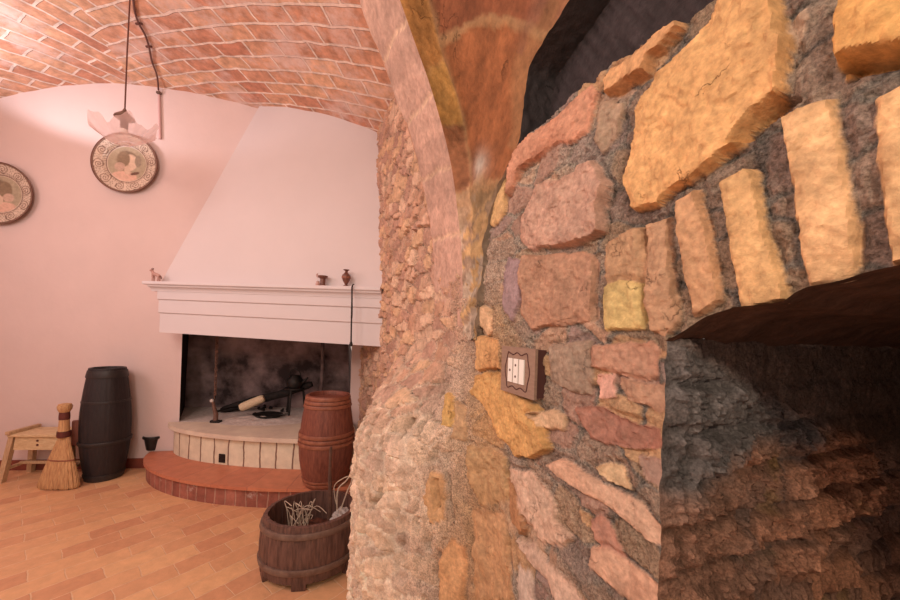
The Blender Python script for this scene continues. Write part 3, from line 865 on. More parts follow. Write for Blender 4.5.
# ragged side of the web, back to the charred boards
Tq = np.linspace(0, 1, 14)
P3 = P[:, -1][:, None, :] + (N * .10)[None, None, :] * Tq[None, :, None]
P3 = P3 + A[None, None, :] * (.010 * fbm(np.repeat(ys[:, None], 14, 1) * .12, np.repeat(Tq[None, :], nr, 0) * 5, 3))[..., None] * sstep(0, .2, Tq)[None, :, None]
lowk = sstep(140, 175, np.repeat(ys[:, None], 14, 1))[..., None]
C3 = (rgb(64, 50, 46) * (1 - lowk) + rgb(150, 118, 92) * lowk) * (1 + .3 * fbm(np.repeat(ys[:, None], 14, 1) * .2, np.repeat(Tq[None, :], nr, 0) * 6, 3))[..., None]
struct(grid_obj('wall_arch_side', P3, M['arch'], None, np.clip(C3, .008, .8)))

# ================================================================== FIREPLACE
FP0 = onz(250, 470, 0); FP0 = np.array([-1.5, 3.3, 0])
fire = thing('fireplace', 'white plastered fireplace with sloping hood, moulded mantel and rounded two-step hearth', 'fireplace', FP0)
def L(p): return Vector(np.array(p) - FP0)
# mantel: profile swept from left end to right end
mL = ony(145, 281, 3.00); mR = ony(377, 287, 2.70)
mLb = ony(155, 332, 3.04); mRb = ony(375, 346.5, 2.74)
mdir = (mR - mL); mdir[2] = 0; mdir /= np.linalg.norm(mdir); mout = np.array([mdir[1], -mdir[0], 0])   # toward the camera
zLt, zRt, zLb, zRb = mL[2], mR[2], mLb[2], mRb[2]
def mantel_piece(name, prof, q0, q1, mat, parent, back_left=True):
    """prof: (forward, height fraction from the top); q along the mantel from its left end"""
    bm = bmesh.new(); length = np.linalg.norm((mR - mL)[:2])
    rings = []
    for q in (q0, q1):
        t = q / length; zt_, zb_ = zLt + (zRt - zLt) * t, zLb + (zRb - zLb) * t
        base = np.array([mL[0], mL[1], 0]) + mdir * q
        sd = (base - BP) @ BN                                    # run back to the wall
        kb = -sd / (-(mout @ BN))
        ring = [bm.verts.new(L(base + mout * f + K * (zt_ + (zb_ - zt_) * h))) for f, h in prof]
        h0, h1 = prof[0][1], prof[-1][1]
        bk = base - mout * (kb - .004)
        ring.append(bm.verts.new(L(bk + K * (zt_ + (zb_ - zt_) * h1)))); ring.append(bm.verts.new(L(bk + K * (zt_ + (zb_ - zt_) * h0))))
        rings.append(ring)
    n = len(rings[0])
    for i in range(n): bm.faces.new([rings[0][i], rings[0][(i + 1) % n], rings[1][(i + 1) % n], rings[1][i]])
    bm.faces.new(rings[0][::-1]); bm.faces.new(rings[1])
    return from_bm(name, bm, mat, parent, True, sharp=25)
mlen = np.linalg.norm((mR - mL)[:2])
o_m = mantel_piece('mantel_fascia', [(-.045, .16), (-.045, .335), (-.052, .345), (-.060, .355), (-.060, .60), (-.066, .61), (-.075, .62), (-.075, 1.0)], .075, mlen + .03, M['mantel'], fire)
cove = [(.0, .065), (-.006, .10)] + [(-.006 - .034 * math.sin(a), .10 + .07 * (1 - math.cos(a)) + .02 * math.sin(a)) for a in np.linspace(.2, 1.5, 7)]
mantel_piece('mantel_moulding', cove, .022, mlen + .03, M['mantel'], fire)
mantel_piece('mantel_shelf', [(.012, .0), (.016, .02), (.016, .055), (.010, .065)], -.012, mlen + .03, M['mantel'], fire)
# hood
hbL, hbR = ony(161, 279.5, 3.08), ony(388, 286, 2.78)
htL, htR = onback(261, 112, .03), onback(396, 139, .03)
nh_, nw_ = 30, 40
P = np.zeros((nh_, nw_, 3))
for j in range(nw_):
    t = j / (nw_ - 1)
    b0 = hbL + (hbR - hbL) * t; b0[2] = zLt + (zRt - zLt) * t + .0
    t0 = htL + (htR - htL) * t; 
    t0 = np.array([t0[0], t0[1], 0]); t0 = t0 - BN * (.02 + .40 * t + .06 * math.sin(math.pi * t))
    t0[2] = float(vault_z(uof(t0))) + .02
    for i in range(nh_):
        v = i / (nh_ - 1)
        p = b0 + (t0 - b0) * v
        P[i, j] = p
    # slight softness
P += (BN * 0)[None, None, :]
hood_local = P - FP0
bk0 = np.array([hbL[0], hbL[1], 0]); kb = (BP - bk0) @ BN
left_back = []
for i in range(nh_):
    p = P[i, 0]; left_back.append(p + BN * max(((BP - p) @ BN) - .004, .004))
LB = np.array(left_back)
full = np.concatenate([LB[:, None, :], P], 1) - FP0
ho = grid_obj('hood', full, M['hood'], fire)
ho.data.set_sharp_from_angle(angle=math.radians(40))

# hearth: step, pale brick ring, slab
def ell(cx, cy, a, b_, t): return np.array([cx + a * math.cos(t), cy - b_ * math.sin(t), 0])
def arc_poly(cx, cy, a, b_, t0=math.pi * .999, t1=.02, n=90):
    """front outline from left to right, kept in front of the back wall and clear of the stone wall"""
    pts = []
    for t in np.linspace(t0, t1, n):
        p = ell(cx, cy, a, b_, t)
        if (p - BP) @ BN > -.006: continue
        if N @ p > DW - .06 - flare(np.array(p @ A), np.array(.2)): break
        pts.append(p)
    return pts
def solid(outline, z0, z1, back, name, mats, parent, uvs=1.0, lip=0.0):
    """extruded slab with metre UVs along the outline"""
    bm = bmesh.new(); uvl = bm.loops.layers.uv.new('UVMap')
    pts = outline + back; n = len(pts)
    bot = [bm.verts.new(L(p + K * z0)) for p in pts]; top_ = [bm.verts.new(L(p + K * z1)) for p in pts]
    arc_ = np.concatenate([[0], np.cumsum([np.linalg.norm(pts[(i + 1) % n] - pts[i]) for i in range(n)])])
    for i in range(n):
        j = (i + 1) % n
        f = bm.faces.new([bot[i], bot[j], top_[j], top_[i]])
        for lp, uv in zip(f.loops, ((arc_[i], z0 + .02), (arc_[i + 1], z0 + .02), (arc_[i + 1], z1 + .02), (arc_[i], z1 + .02))): lp[uvl].uv = uv
    f = bm.faces.new(top_)
    cx, cy = -1.35, 3.45
    f2 = bm.faces.new(bot[::-1])
    fs = bmesh.ops.triangulate(bm, faces=[f])['faces'] if False else [f]
    for ff in fs:
        for lp in ff.loops:
            w = np.array(lp.vert.co) + FP0
            lp[uvl].uv = (w[0], w[1])
    o = from_bm(name, bm, mats, parent, True, sharp=30)
    return o
def back_pts(outline):
    a, b_ = outline[0], outline[-1]
    r = []
    pw = b_ + A * (((BP - b_) @ BN - .006) / (A @ BN))
    r.append(pw); return r
step = arc_poly(-1.35, 3.40, 1.42, .74)
o1 = solid(step, 0.0, .135, back_pts(step), 'hearth_step', M['riser'], fire)
tread = arc_poly(-1.35, 3.40, 1.44, .765)
# tread as a fan of terracotta tiles: UV along the arc
bm = bmesh.new(); uvl = bm.loops.layers.uv.new('UVMap')
inner = [ell(-1.35, 3.42, 1.20, .30, t) for t in np.linspace(math.pi * .999, .02, 90)]
full_o = [ell(-1.35, 3.40, 1.44, .765, t) for t in np.linspace(math.pi * .999, .02, 90)]
arc_ = np.concatenate([[0], np.cumsum([np.linalg.norm(full_o[i + 1] - full_o[i]) for i in range(89)])])
for i in range(89):
    a, b_, c, d = full_o[i], full_o[i + 1], inner[i + 1], inner[i]
    if max((q - BP) @ BN for q in (a, b_)) > -.006: continue
    if max(N @ q + flare(np.array(q @ A), np.array(.2)) for q in (a, b_)) > DW - .05: continue
    c, d = [q - BN * max(0, (q - BP) @ BN + .006) for q in (c, d)]
    for z_, fl_ in ((.16, False), (.135, True)):
        vv = [bm.verts.new(L(q + K * z_)) for q in (a, b_, c, d)]
        f = bm.faces.new(vv[::-1] if fl_ else vv)
        for lp, uv in zip(f.loops if not fl_ else list(f.loops)[::-1], ((arc_[i], .02), (arc_[i + 1], .02), (arc_[i + 1], .45), (arc_[i], .45))): lp[uvl].uv = uv
    vv = [bm.verts.new(L(a + K * .135)), bm.verts.new(L(b_ + K * .135)), bm.verts.new(L(b_ + K * .16)), bm.verts.new(L(a + K * .16))]
    f = bm.faces.new(vv)
    for lp, uv in zip(f.loops, ((arc_[i], .0), (arc_[i + 1], .0), (arc_[i + 1], .02), (arc_[i], .02))): lp[uvl].uv = uv
bmesh.ops.remove_doubles(bm, verts=bm.verts, dist=.0005)
tr_o = from_bm('step_tread', bm, M['tread'], o1, True, sharp=30)
ringo = arc_poly(-1.36, 3.42, 1.26, .42)
o2 = solid(ringo, .158, .40, back_pts(ringo), 'hearth_ring', M['ring'], fire)
slabo = arc_poly(-1.36, 3.42, 1.31, .47)
o3 = solid(slabo, .398, .435, back_pts(slabo), 'hearth_slab', M['slab'], fire)
# small square vent in the ring
pv = onz(222, 457, .20)
tv = min(np.linspace(.2, 3.0, 400), key=lambda t: np.linalg.norm(np.cross(ell(-1.36, 3.42, 1.26, .42, t) + K * .24 - EYEP, rayd(221, 458))))
pc = ell(-1.36, 3.42, 1.26, .42, tv) + K * .215
tang = ell(-1.36, 3.42, 1.26, .42, tv - .01) - ell(-1.36, 3.42, 1.26, .42, tv + .01)
bm = bmesh.new(); add_box(bm, (.062, .012, .075), L(pc), Matrix.Rotation(math.atan2(tang[1], tang[0]), 3, 'Z'))
from_bm('ash_vent', bm, M['iron'], o2, False, .003)['label'] = 'small dark square vent hole'
# firebox
FD = .62
bm = bmesh.new()
bl, br = b_l, b_r
def fq(*p): bm.faces.new([bm.verts.new(L(q)) for q in p])
def panel(p00, p10, p11, p01, n1=10, n2=8):
    g = [[bm.verts.new(L(p00 + (p10 - p00) * i / n1 + (p01 - p00) * j / n2 + ((p11 - p10) - (p01 - p00)) * (i / n1) * (j / n2))) for j in range(n2 + 1)] for i in range(n1 + 1)]
    for i in range(n1):
        for j in range(n2): bm.faces.new([g[i][j], g[i + 1][j], g[i + 1][j + 1], g[i][j + 1]])
panel(bpt(bl - .30, .43, FD), bpt(br + .10, .43, FD), bpt(br - .2, 1.6, FD - .1), bpt(bl - .22, 1.6, FD - .1))
panel(bpt(br, .43, .0), bpt(br + .10, .43, FD), bpt(br - .2, 1.6, FD - .1), bpt(br - .05, 1.6, 0))
from_bm('firebox', bm, M['soot'], fire, True)
bm = bmesh.new()
panel(bpt(bl, .43, .0), bpt(bl - .30, .43, FD), bpt(bl - .22, 1.6, FD - .1), bpt(bl, 1.6, 0))
panel(bpt(bl, 1.6, 0), bpt(br, 1.6, 0), bpt(br - .1, 1.6, FD), bpt(bl - .25, 1.6, FD))
from_bm('firebox_jamb', bm, M['sootdark'], fire, True)['label'] = 'soot-black left side and throat'
bm = bmesh.new()
add_hexa(bm, [L(bpt(bl - .02, .398, .004)), L(bpt(br + .08, .398, .004)), L(bpt(br + .10, .398, FD)), L(bpt(bl - .30, .398, FD)),
              L(bpt(bl - .02, .433, .004)), L(bpt(br + .08, .433, .004)), L(bpt(br + .10, .433, FD)), L(bpt(bl - .30, .433, FD))])
from_bm('firebox_floor', bm, M['ash'], fire, False)
# iron stand inside, right
HZ = .436

# ================================================================== OBJECTS
# ---- helper: stave barrel
def barrel(name, label, base, r_bot, r_mid, r_top, h, mid_z, wood, hoopm, hoops, n_st=18, open_in=.06, lid=False, tilt=(0, 0)):
    t = thing(name, label, 'barrel', base)
    def rad(z):
        if z < mid_z:
            k = z / mid_z; return r_bot + (r_mid - r_bot) * math.sin(k * math.pi / 2) ** .9
        k = (z - mid_z) / (h - mid_z); return r_top + (r_mid - r_top) * math.cos(k * math.pi / 2) ** 1.0
    zs = list(np.linspace(0.0, h, 34))
    prof = [(0, .004), (r_bot * .94, .004), (r_bot * .97, 0)] + [(rad(z), z) for z in zs]
    prof += [(r_top - .016, h), (r_top - .02, h - .01), (r_top - .022, h - open_in), (0, h - open_in - .002)]
    bm = bmesh.new()
    off = [random.uniform(-.008, .008) for _ in range(n_st)]
    def rf(th, i):
        ph = th / (2 * math.pi) * n_st; f = ph - math.floor(ph)
        g = -.018 if min(f, 1 - f) < .06 else 0
        return 1 + (g + off[int(ph) % n_st]) * (1 if i > 2 else 0)
    add_lathe(bm, prof, n_st * 8, rf)
    from_bm('staves', bm, wood, t, True, sharp=50)
    for z, w, th_ in hoops:
        bm = bmesh.new(); r0, r1 = rad(max(z - w / 2, 0)), rad(min(z + w / 2, h)); o = th_
        add_lathe(bm, [(r0 - .004, z - w / 2), (r0 + o * .8, z - w / 2), (r0 + o, z - w * .35), (r1 + o, z + w * .35), (r1 + o * .8, z + w / 2), (r1 - .004, z + w / 2)], 64)
        from_bm('hoop', bm, hoopm, t, True, sharp=50)
    if tilt != (0, 0): t.rotation_euler = (*tilt, 0)
    return t, rad
# black barrel against the back wall
bb, brad = barrel('barrel', 'tall black wooden barrel standing against the white back wall beside the broom', (-3.0, 3.085, 0), .122, .170, .122, .965, .44,
            M['black_wood'], M['hoop_black'], [(.03, .05, .006), (.33, .03, .010), (.68, .018, .004), (.915, .06, .007)], 16, .05)
bm = bmesh.new()                               # latch block on its left flank
add_box(bm, (.07, .05, .21), (-.125, -.115, .42), Matrix.Rotation(.7, 3, 'Z'))
lt = from_bm('spigot_block', bm, M['brown_wood'], bb, True, .006); lt['label'] = 'reddish block on the flank'
bm = bmesh.new(); add_tube(bm, [(-.14, -.13, .43), (-.175, -.165, .43)], .02, 12)
from_bm('spigot', bm, M['iron'], lt, True)
# red-brown barrel on the hearth step
barrel('barrel', 'small red-brown barrel with bunched hoops standing on the terracotta hearth step', (-.945, 2.775, .161), .150, .205, .158, .70, .30,
       M['brown_wood'], M['hoop_red'], [(.03, .022, .008), (.058, .02, .007), (.335, .026, .009), (.37, .024, .008), (.405, .026, .009), (.62, .024, .008), (.65, .024, .008), (.682, .026, .008)], 14, .03)

# ---- oval tub
TB = np.array([-.775, 2.06, 0]); trz = math.radians(16)
tub = thing('tub', 'low oval wooden tub on stub feet at the foot of the stone pier', 'tub', TB, trz)
hT = .33; zb = .035
def trad(z): return .255 + .012 * math.sin((z - zb) / (hT - zb) * math.pi) - .01 * (z / hT)
offs = [random.uniform(-.02, .02) for _ in range(20)]
def rf(th, i):
    ph = th / (2 * math.pi) * 18; f = ph - math.floor(ph)
    return 1 + ((-.022 if min(f, 1 - f) < .07 else 0) + offs[int(ph) % 18] * .5) * (1 if i > 1 else 0)
prof = [(0, zb), (.24, zb)] + [(trad(z), z) for z in np.linspace(zb, hT, 20)] + [(trad(hT) - .022, hT + .002), (.225, .09), (0, .085)]
bm = bmesh.new(); add_lathe(bm, prof, 144, rf, 1.04, .90)
from_bm('staves', bm, M['tub_wood'], tub, True, sharp=50)
for z, w in ((.10, .034), (.285, .03)):
    bm = bmesh.new(); r0, r1 = trad(z - w / 2), trad(z + w / 2)
    add_lathe(bm, [(r0 - .004, z - w / 2), (r0 + .006, z - w / 2), (r0 + .009, z - w * .3), (r1 + .009, z + w * .3), (r1 + .006, z + w / 2), (r1 - .004, z + w / 2)], 80, None, 1.04, .90)
    from_bm('hoop', bm, M['tub_hoop'], tub, True, sharp=50)
for a in (200, 262, 330, 75, 140):
    bm = bmesh.new(); t = math.radians(a)
    add_box(bm, (.075, .03, .075), (.235 * 1.04 * math.cos(t), .235 * .9 * math.sin(t), .0375), Matrix.Rotation(t + math.pi / 2, 3, 'Z'))
    from_bm('foot', bm, M['tub_wood'], tub, True, .006)
# leaf litter filling the tub
bm = bmesh.new(); add_lathe(bm, [(0, .20), (.08, .205), (.15, .19), (.20, .165), (.214, .14), (.21, .1), (0, .095)], 60, lambda t, i: 1 + .02 * math.sin(7 * t + i), 1.0, .86)
for v in bm.verts: v.co.z += .012 * math.sin(v.co.x * 60) * math.cos(v.co.y * 55) if v.co.z > .12 else 0
lf = from_bm('leaf_litter', bm, M['rust_soil']); lf.location = Vector(TB); lf.rotation_euler = (0, 0, trz)
tag(lf, 'dry reddish litter of bark filling the oval tub', 'litter', kind='stuff')
def tubp(x, y, z): return ony(x, y, z)
# dark stick standing in the tub
bm = bmesh.new()
b0 = np.array(ony(329, 520, 2.08)); t0 = np.array(ony(331, 447, 2.12))
add_tube(bm, smooth_curve([b0, b0 + (t0 - b0) * .3 + [.004, 0, 0], b0 + (t0 - b0) * .6 - [.003, 0, 0], t0], 14), [.012] * 9 + [.010, .009, .009, .010, .008], 8)
tag(from_bm('stick', bm, M['twig']), 'straight dark upright stick standing in the oval tub', 'stick')
# pale dry grass curling in the tub
bm = bmesh.new()
for k in range(22):
    x0, y0 = 296 + random.uniform(-8, 12), 524 + random.uniform(-6, 3)
    p = ony(x0, y0, 2.04); q = p + np.array([random.uniform(-.05, .09), random.uniform(-.05, .05), random.uniform(.04, .12)])
    e_ = q + np.array([random.uniform(-.03, .07), random.uniform(-.05, .02), random.uniform(-.08, .02)])
    p = np.array(p); p[2] = .20
    add_tube(bm, smooth_curve([p, (p + q) / 2 + [0, 0, .03], q, e_], 12), .0022, 5)
tag(from_bm('dry_grass', bm, M['grass']), 'curling pale dry grass tuft inside the oval tub', 'grass', kind='stuff')
for k, (path, r) in enumerate([([(337, 512), (338, 490), (346, 481), (353, 472)], .0045), ([(338, 511), (334, 488), (342, 479), (353, 475)], .003), ([(340, 512), (347, 492), (352, 480), (354, 462)], .004)]):
    bm = bmesh.new(); add_tube(bm, smooth_curve([ony(x, y, 2.10) for x, y in path], 16), r, 6)
    tag(from_bm('twig', bm, M['grass']), 'thin pale twig arching from the right rim of the oval tub', 'twig', 'pale twigs at the right of the tub')
# crumpled plastic bag
bm = bmesh.new(); bmesh.ops.create_icosphere(bm, subdivisions=4, radius=1)
for v in bm.verts:
    n = v.co.copy(); q = math.sin(n.x * 9 + 1) * math.cos(n.y * 8) * .14 + math.sin(n.z * 11 + n.x * 5) * .10 + random.uniform(-.02, .02)
    v.co = Vector((n.x * .062, n.y * .06, n.z * .05)) * (1 + q)
bag = from_bm('plastic_bag', bm, M['bag'], None, True, sharp=20); bag.location = Vector(ony(343, 505, 2.08)); bag.location.z = .262
tag(bag, 'crumpled translucent plastic bag at the right edge of the tub', 'bag')

# ---- stool
SO = np.array([ony(52, 440, 3.06)[0], 3.06, 0])
stool = thing('stool', 'low pale wooden stool with apron and splayed legs behind the broom', 'stool', SO, math.radians(7))
sw, sd_, sh = .46, .24, .40
bm = bmesh.new(); add_box(bm, (sw, sd_, .022), (0, 0, sh - .011)); from_bm('seat', bm, M['pale_wood'], stool, True, .005)
for sx in (-1, 1):
    bm = bmesh.new(); add_box(bm, (.035, sd_ + .02, .03), (sx * (sw / 2 - .012), 0, sh + .012)); from_bm('seat_batten', bm, M['pale_leg'], stool, True, .006)
for sy in (-1, 1):
    bm = bmesh.new(); y = sy * (sd_ / 2 - .03)
    add_hexa(bm, [(-.20, y - .009, sh - .135), (.20, y - .009, sh - .135), (.20, y + .009, sh - .135), (-.20, y + .009, sh - .135),
                  (-.185, y - .009, sh - .022), (.185, y - .009, sh - .022), (.185, y + .009, sh - .022), (-.185, y + .009, sh - .022)])
    ap = from_bm('apron', bm, M['pale_wood'], stool, True, .003)
    if sy < 0:
        for zz in (.018, -.018):
            bm = bmesh.new(); add_lathe(bm, [(0, .002), (.009, .002), (.009, -.002), (0, -.002)], 14)
            bmesh.ops.rotate(bm, matrix=Matrix.Rotation(math.pi / 2, 3, 'X'), verts=bm.verts)
            k_ = from_bm('keyhole', bm, M['red_band'], ap); k_.location = (-.02, y - .0105, sh - .075 + zz)
for sx in (-1, 1):
    for sy in (-1, 1):
        bm = bmesh.new()
        x0, x1 = sx * .215, sx * .262; y0, y1 = sy * .085, sy * .115; w = .019
        add_hexa(bm, [(x1 - w, y1 - w, 0), (x1 + w, y1 - w, 0), (x1 + w, y1 + w, 0), (x1 - w, y1 + w, 0), (x0 - w, y0 - w, sh - .022), (x0 + w, y0 - w, sh - .022), (x0 + w, y0 + w, sh - .022), (x0 - w, y0 + w, sh - .022)])
        from_bm('leg', bm, M['pale_leg'], stool, True, .004)
for sx in (-1, 1):
    bm = bmesh.new(); add_box(bm, (.022, .19, .024), (sx * .245, 0, .11)); from_bm('stretcher', bm, M['pale_leg'], stool, True, .004)
bm = bmesh.new(); add_box(bm, (.47, .022, .024), (0, 0, .125)); from_bm('stretcher', bm, M['pale_leg'], stool, True, .004)

# ---- broom leaning between stool and barrel
b_bot = onz(59, 489, 0) + K * .004; b_bot[1] += .02
b_top = ony(65, 404, 2.86)
broom = thing('broom', 'short straw hand broom standing on its bristles in front of the black barrel', 'broom', b_bot)
ax = Vector(b_top - b_bot); hB = ax.length
rotm = ax.to_track_quat('Z', 'Y').to_matrix()
def bt(bm):
    for v in bm.verts: v.co = Vector((v.co.x, v.co.y, 0)) + ax.normalized() * v.co.z
    return bm
bm = bmesh.new()
prof = [(0, .002), (.155, .0), (.160, .01), (.150, .06), (.128, .14), (.098, .24), (.070, .33), (.046, .40), (.036, .44), (0, .445)]
def brf(t, i): return (1 + .035 * math.sin(23 * t) + .02 * math.sin(41 * t + 1)) * (1 if i else 1)
prof = [(r, z * hB / .70) for r, z in prof]
add_lathe(bm, prof, 120, brf, 1.0, .36)
for v in bm.verts:
    k = 1 - v.co.z / (.44 * hB / .7); v.co.x -= .03 * k
    if v.co.z < .02: v.co.z += random.uniform(-.003, .012)
br_o = from_bm('bristles', bt(bm), M['straw'], broom, True, sharp=60)
bm = bmesh.new(); z0 = .235 * hB / .70
add_lathe(bm, [(.099, z0 - .006), (.106, z0 - .004), (.106, z0 + .004), (.099, z0 + .006)], 60, None, 1.0, .38)
for v in bm.verts: v.co.x -= .012
from_bm('stitching', bt(bm), M['hoop_red'], br_o)
zz = hB / .70
def seg(name, prof, mat):
    bm = bmesh.new(); add_lathe(bm, [(r, z * zz) for r, z in prof], 24); return from_bm(name, bt(bm), mat, broom)
seg('binding', [(0, .425), (.040, .425), (.043, .44), (.040, .475), (0, .476)], M['red_band'])
seg('handle', [(0, .47), (.036, .47), (.033, .52), (.031, .575), (0, .576)], M['straw'])
seg('binding', [(0, .572), (.033, .572), (.034, .60), (.031, .635), (0, .636)], M['red_band'])
seg('handle_knob', [(0, .63), (.030, .632), (.042, .655), (.046, .68), (.038, .70), (.02, .705), (0, .706)], M['straw'])

# ---- black pot on the left end of the step
pp = onz(153, 448, .161); pp = onz(153.5, 449, .161)
pot = thing('pot', 'small black pot on the left end of the terracotta hearth step', 'pot', pp)
bm = bmesh.new(); add_lathe(bm, [(0, 0), (.052, 0), (.056, .006), (.074, .12), (.066, .12), (.05, .02), (0, .018)], 32); from_bm('body', bm, M['pot'], pot)
bm = bmesh.new(); add_lathe(bm, [(.072, .108), (.084, .112), (.086, .124), (.082, .134), (.070, .134), (.068, .12)], 32); from_bm('rim', bm, M['pot'], pot)

# ---- in the fireplace
def fire_pt(x, y, d): # point at depth d behind the back wall plane
    return onback(x, y, -d)
# pale split log
l0, l1 = onz(240, 411, .475), onz(264, 399, .57)
l0 = fire_pt(240, 408, .12); l1 = fire_pt(264, 398, .16)
bm = bmesh.new()
add_tube(bm, smooth_curve([l0, (np.array(l0) + l1) / 2, l1], 10), [.030, .040, .042, .043, .043, .043, .043, .042, .040, .030], 14)
tag(from_bm('log', bm, M['log']), 'pale split log lying on the hearth in the firebox', 'log')
# charred beam
c0, c1 = fire_pt(222, 411, .40), fire_pt(312, 384, .34)
bm = bmesh.new(); d = Vector(np.array(c1) - c0)
add_tube(bm, smooth_curve([c0, np.array(c0) + np.array(d) * .3 + [0, 0, .01], np.array(c0) + np.array(d) * .65 - [0, 0, .008], c1], 16), [.035, .045, .042, .046, .04, .045, .048, .044, .046, .04, .044, .047, .04, .043, .04, .03], 10)
tag(from_bm('charred_beam', bm, M['char']), 'long charred black beam leaning across the back of the firebox', 'wood')
# flat black pan
pn = thing('pan', 'flat round black iron pan lying on the ash beside the pale log', 'pan', np.array([*fire_pt(268, 409, .10)[:2], HZ + .018]))
bm = bmesh.new(); add_lathe(bm, [(0, .012), (.10, .012), (.14, .03), (.146, .03), (.106, .002), (0, 0)], 36, None, 1, .8); from_bm('dish', bm, M['iron'], pn)
bm = bmesh.new(); add_tube(bm, [(.13, 0, .025), (.20, .02, .035)], .008, 8); from_bm('handle', bm, M['iron'], pn)
# iron fire dog at the left with a pale finial
dg = fire_pt(214, 411, -.02); dg = np.array([dg[0], dg[1], HZ])
dog = thing('andiron', 'rusty iron fire dog with pale finial at the left of the hearth', 'andiron', dg)
bm = bmesh.new(); add_tube(bm, [(.03, -.02, .012), (.02, 0, .07), (-.005, .01, .13), (-.02, .01, .19)], [.022, .02, .016, .013], 10); from_bm('post', bm, M['rust'], dog)
bm = bmesh.new(); add_box(bm, (.09, .05, .022), (.035, -.02, .012)); from_bm('foot', bm, M['iron'], dog, True, .005)
bm = bmesh.new(); bmesh.ops.create_icosphere(bm, subdivisions=3, radius=.018); 
fn = from_bm('finial', bm, M['ash'], dog); fn.location = (-.03, .01, .20)
bm = bmesh.new(); add_tube(bm, [(.0, .02, .09), (.02, .22, .085), (.03, .34, .07)], .012, 8); from_bm('log_bar', bm, M['iron'], dog)
# hanging pot chain
ch0, ch1 = fire_pt(217, 336, .06), fire_pt(215, 398, .06)
chn = thing('fire_chain', 'rusty pot chain hanging at the left of the firebox', 'chain', ch1)
bm = bmesh.new(); r = np.array(ch0) - ch1; r[2] += .16
nl = 26
for k in range(nl):
    cpt = r * (k + .5) / nl; ln = np.linalg.norm(r) / nl * .72
    loop = [Vector(cpt) + (Vector((math.cos(t) * .010, 0, math.sin(t) * ln)) if k % 2 else Vector((0, math.cos(t) * .010, math.sin(t) * ln))) for t in np.linspace(0, 2 * math.pi, 11)]
    add_tube(bm, loop, .0045, 6, False)
from_bm('links', bm, M['rust'], chn)
bm = bmesh.new(); add_tube(bm, smooth_curve([(0, 0, .03), (0, 0, 0), (-.012, 0, -.03), (-.035, 0, -.035), (-.042, 0, -.012)], 16), .006, 8); from_bm('hook', bm, M['iron'], chn)
# dark trivet in front of the pale back wall
tvp = fire_pt(294, 405, .30); tvp = np.array([tvp[0], tvp[1], HZ])
tvt = thing('trivet', 'tall dark iron trivet standing at the back right of the firebox', 'trivet', tvp)
bm = bmesh.new(); add_lathe(bm, [(.06, .27), (.10, .27), (.10, .285), (.06, .285), (.06, .27)], 30); from_bm('ring', bm, M['iron'], tvt, True, sharp=50)
for k in range(3):
    t = math.radians(30 + 120 * k); bm = bmesh.new()
    add_tube(bm, [(.085 * math.cos(t), .085 * math.sin(t), .275), (.10 * math.cos(t), .10 * math.sin(t), .14), (.115 * math.cos(t), .115 * math.sin(t), .004)], .012, 8); from_bm('leg', bm, M['iron'], tvt)
# iron kettle on it
kt = thing('kettle', 'soot-black kettle standing on the tall trivet', 'kettle', tvp + K * .286)
bm = bmesh.new(); add_lathe(bm, [(0, 0), (.07, 0), (.085, .03), (.082, .08), (.055, .12), (.05, .13), (0, .132)], 32); from_bm('body', bm, M['iron'], kt)
bm = bmesh.new(); add_tube(bm, smooth_curve([(-.06, 0, .10), (-.05, 0, .17), (0, 0, .20), (.05, 0, .17), (.06, 0, .10)], 18), .006, 8); from_bm('handle', bm, M['iron'], kt)
bm = bmesh.new(); add_tube(bm, [(.075, 0, .05), (.12, 0, .09), (.14, 0, .11)], [.018, .012, .009], 10); from_bm('spout', bm, M['iron'], kt)
# iron post right of it
pq = fire_pt(320, 405, .42)
bm = bmesh.new(); add_tube(bm, [(pq[0], pq[1], HZ), (pq[0] + .01, pq[1] + .01, 1.0), (pq[0] - .005, pq[1], 1.45)], [.022, .02, .02], 10)
tag(from_bm('flue_post', bm, M['soot']), 'grey-brown upright post at the back of the firebox above the barrel', 'post')
# ash bed and charcoal
ac = fire_pt(268, 412, .10)
bm = bmesh.new()
g = bmesh.ops.create_grid(bm, x_segments=60, y_segments=30, size=1)
for v in bm.verts:
    x, y = v.co.x, v.co.y; r = math.hypot(x, y)
    z = .028 * max(0, 1 - r) ** .8 * (1 + .3 * math.sin(9 * x + 2) * math.cos(11 * y))
    v.co = Vector((x * .50, y * .24, z - .002))
bmesh.ops.delete(bm, geom=[v for v in bm.verts if math.hypot(v.co.x / .5, v.co.y / .24) > 1.02], context='VERTS')
ash = from_bm('ash', bm, M['ash']); ash.location = Vector((ac[0] - .02, ac[1] - .03, HZ - .001)); ash.rotation_euler = (0, 0, .14)
tag(ash, 'pale wood ash spread over the hearth slab', 'ash', kind='stuff')
proto = None
for k in range(13):
    x, y = (random.gauss(263, 5), random.gauss(411, 3.2)) if k < 9 else (random.uniform(270, 296), random.uniform(407, 416))
    p = onz(x, y, HZ + .01)
    if proto is None:
        bm = bmesh.new(); bmesh.ops.create_icosphere(bm, subdivisions=2, radius=.020)
        for v in bm.verts: v.co *= random.uniform(.7, 1.15); v.co.z *= .7
        c = proto = from_bm('charcoal', bm, M['char'], None, False)
    else:
        c = proto.copy(); COL.objects.link(c)
    c.location = Vector((p[0], p[1], HZ + .024)); c.rotation_euler = (0, 0, random.uniform(0, 6)); q = random.uniform(.6, 1.2); c.scale = (q, q, q)
    tag(c, 'small lump of charcoal scattered on the ash of the hearth', 'charcoal', 'charcoal lumps on the ash')

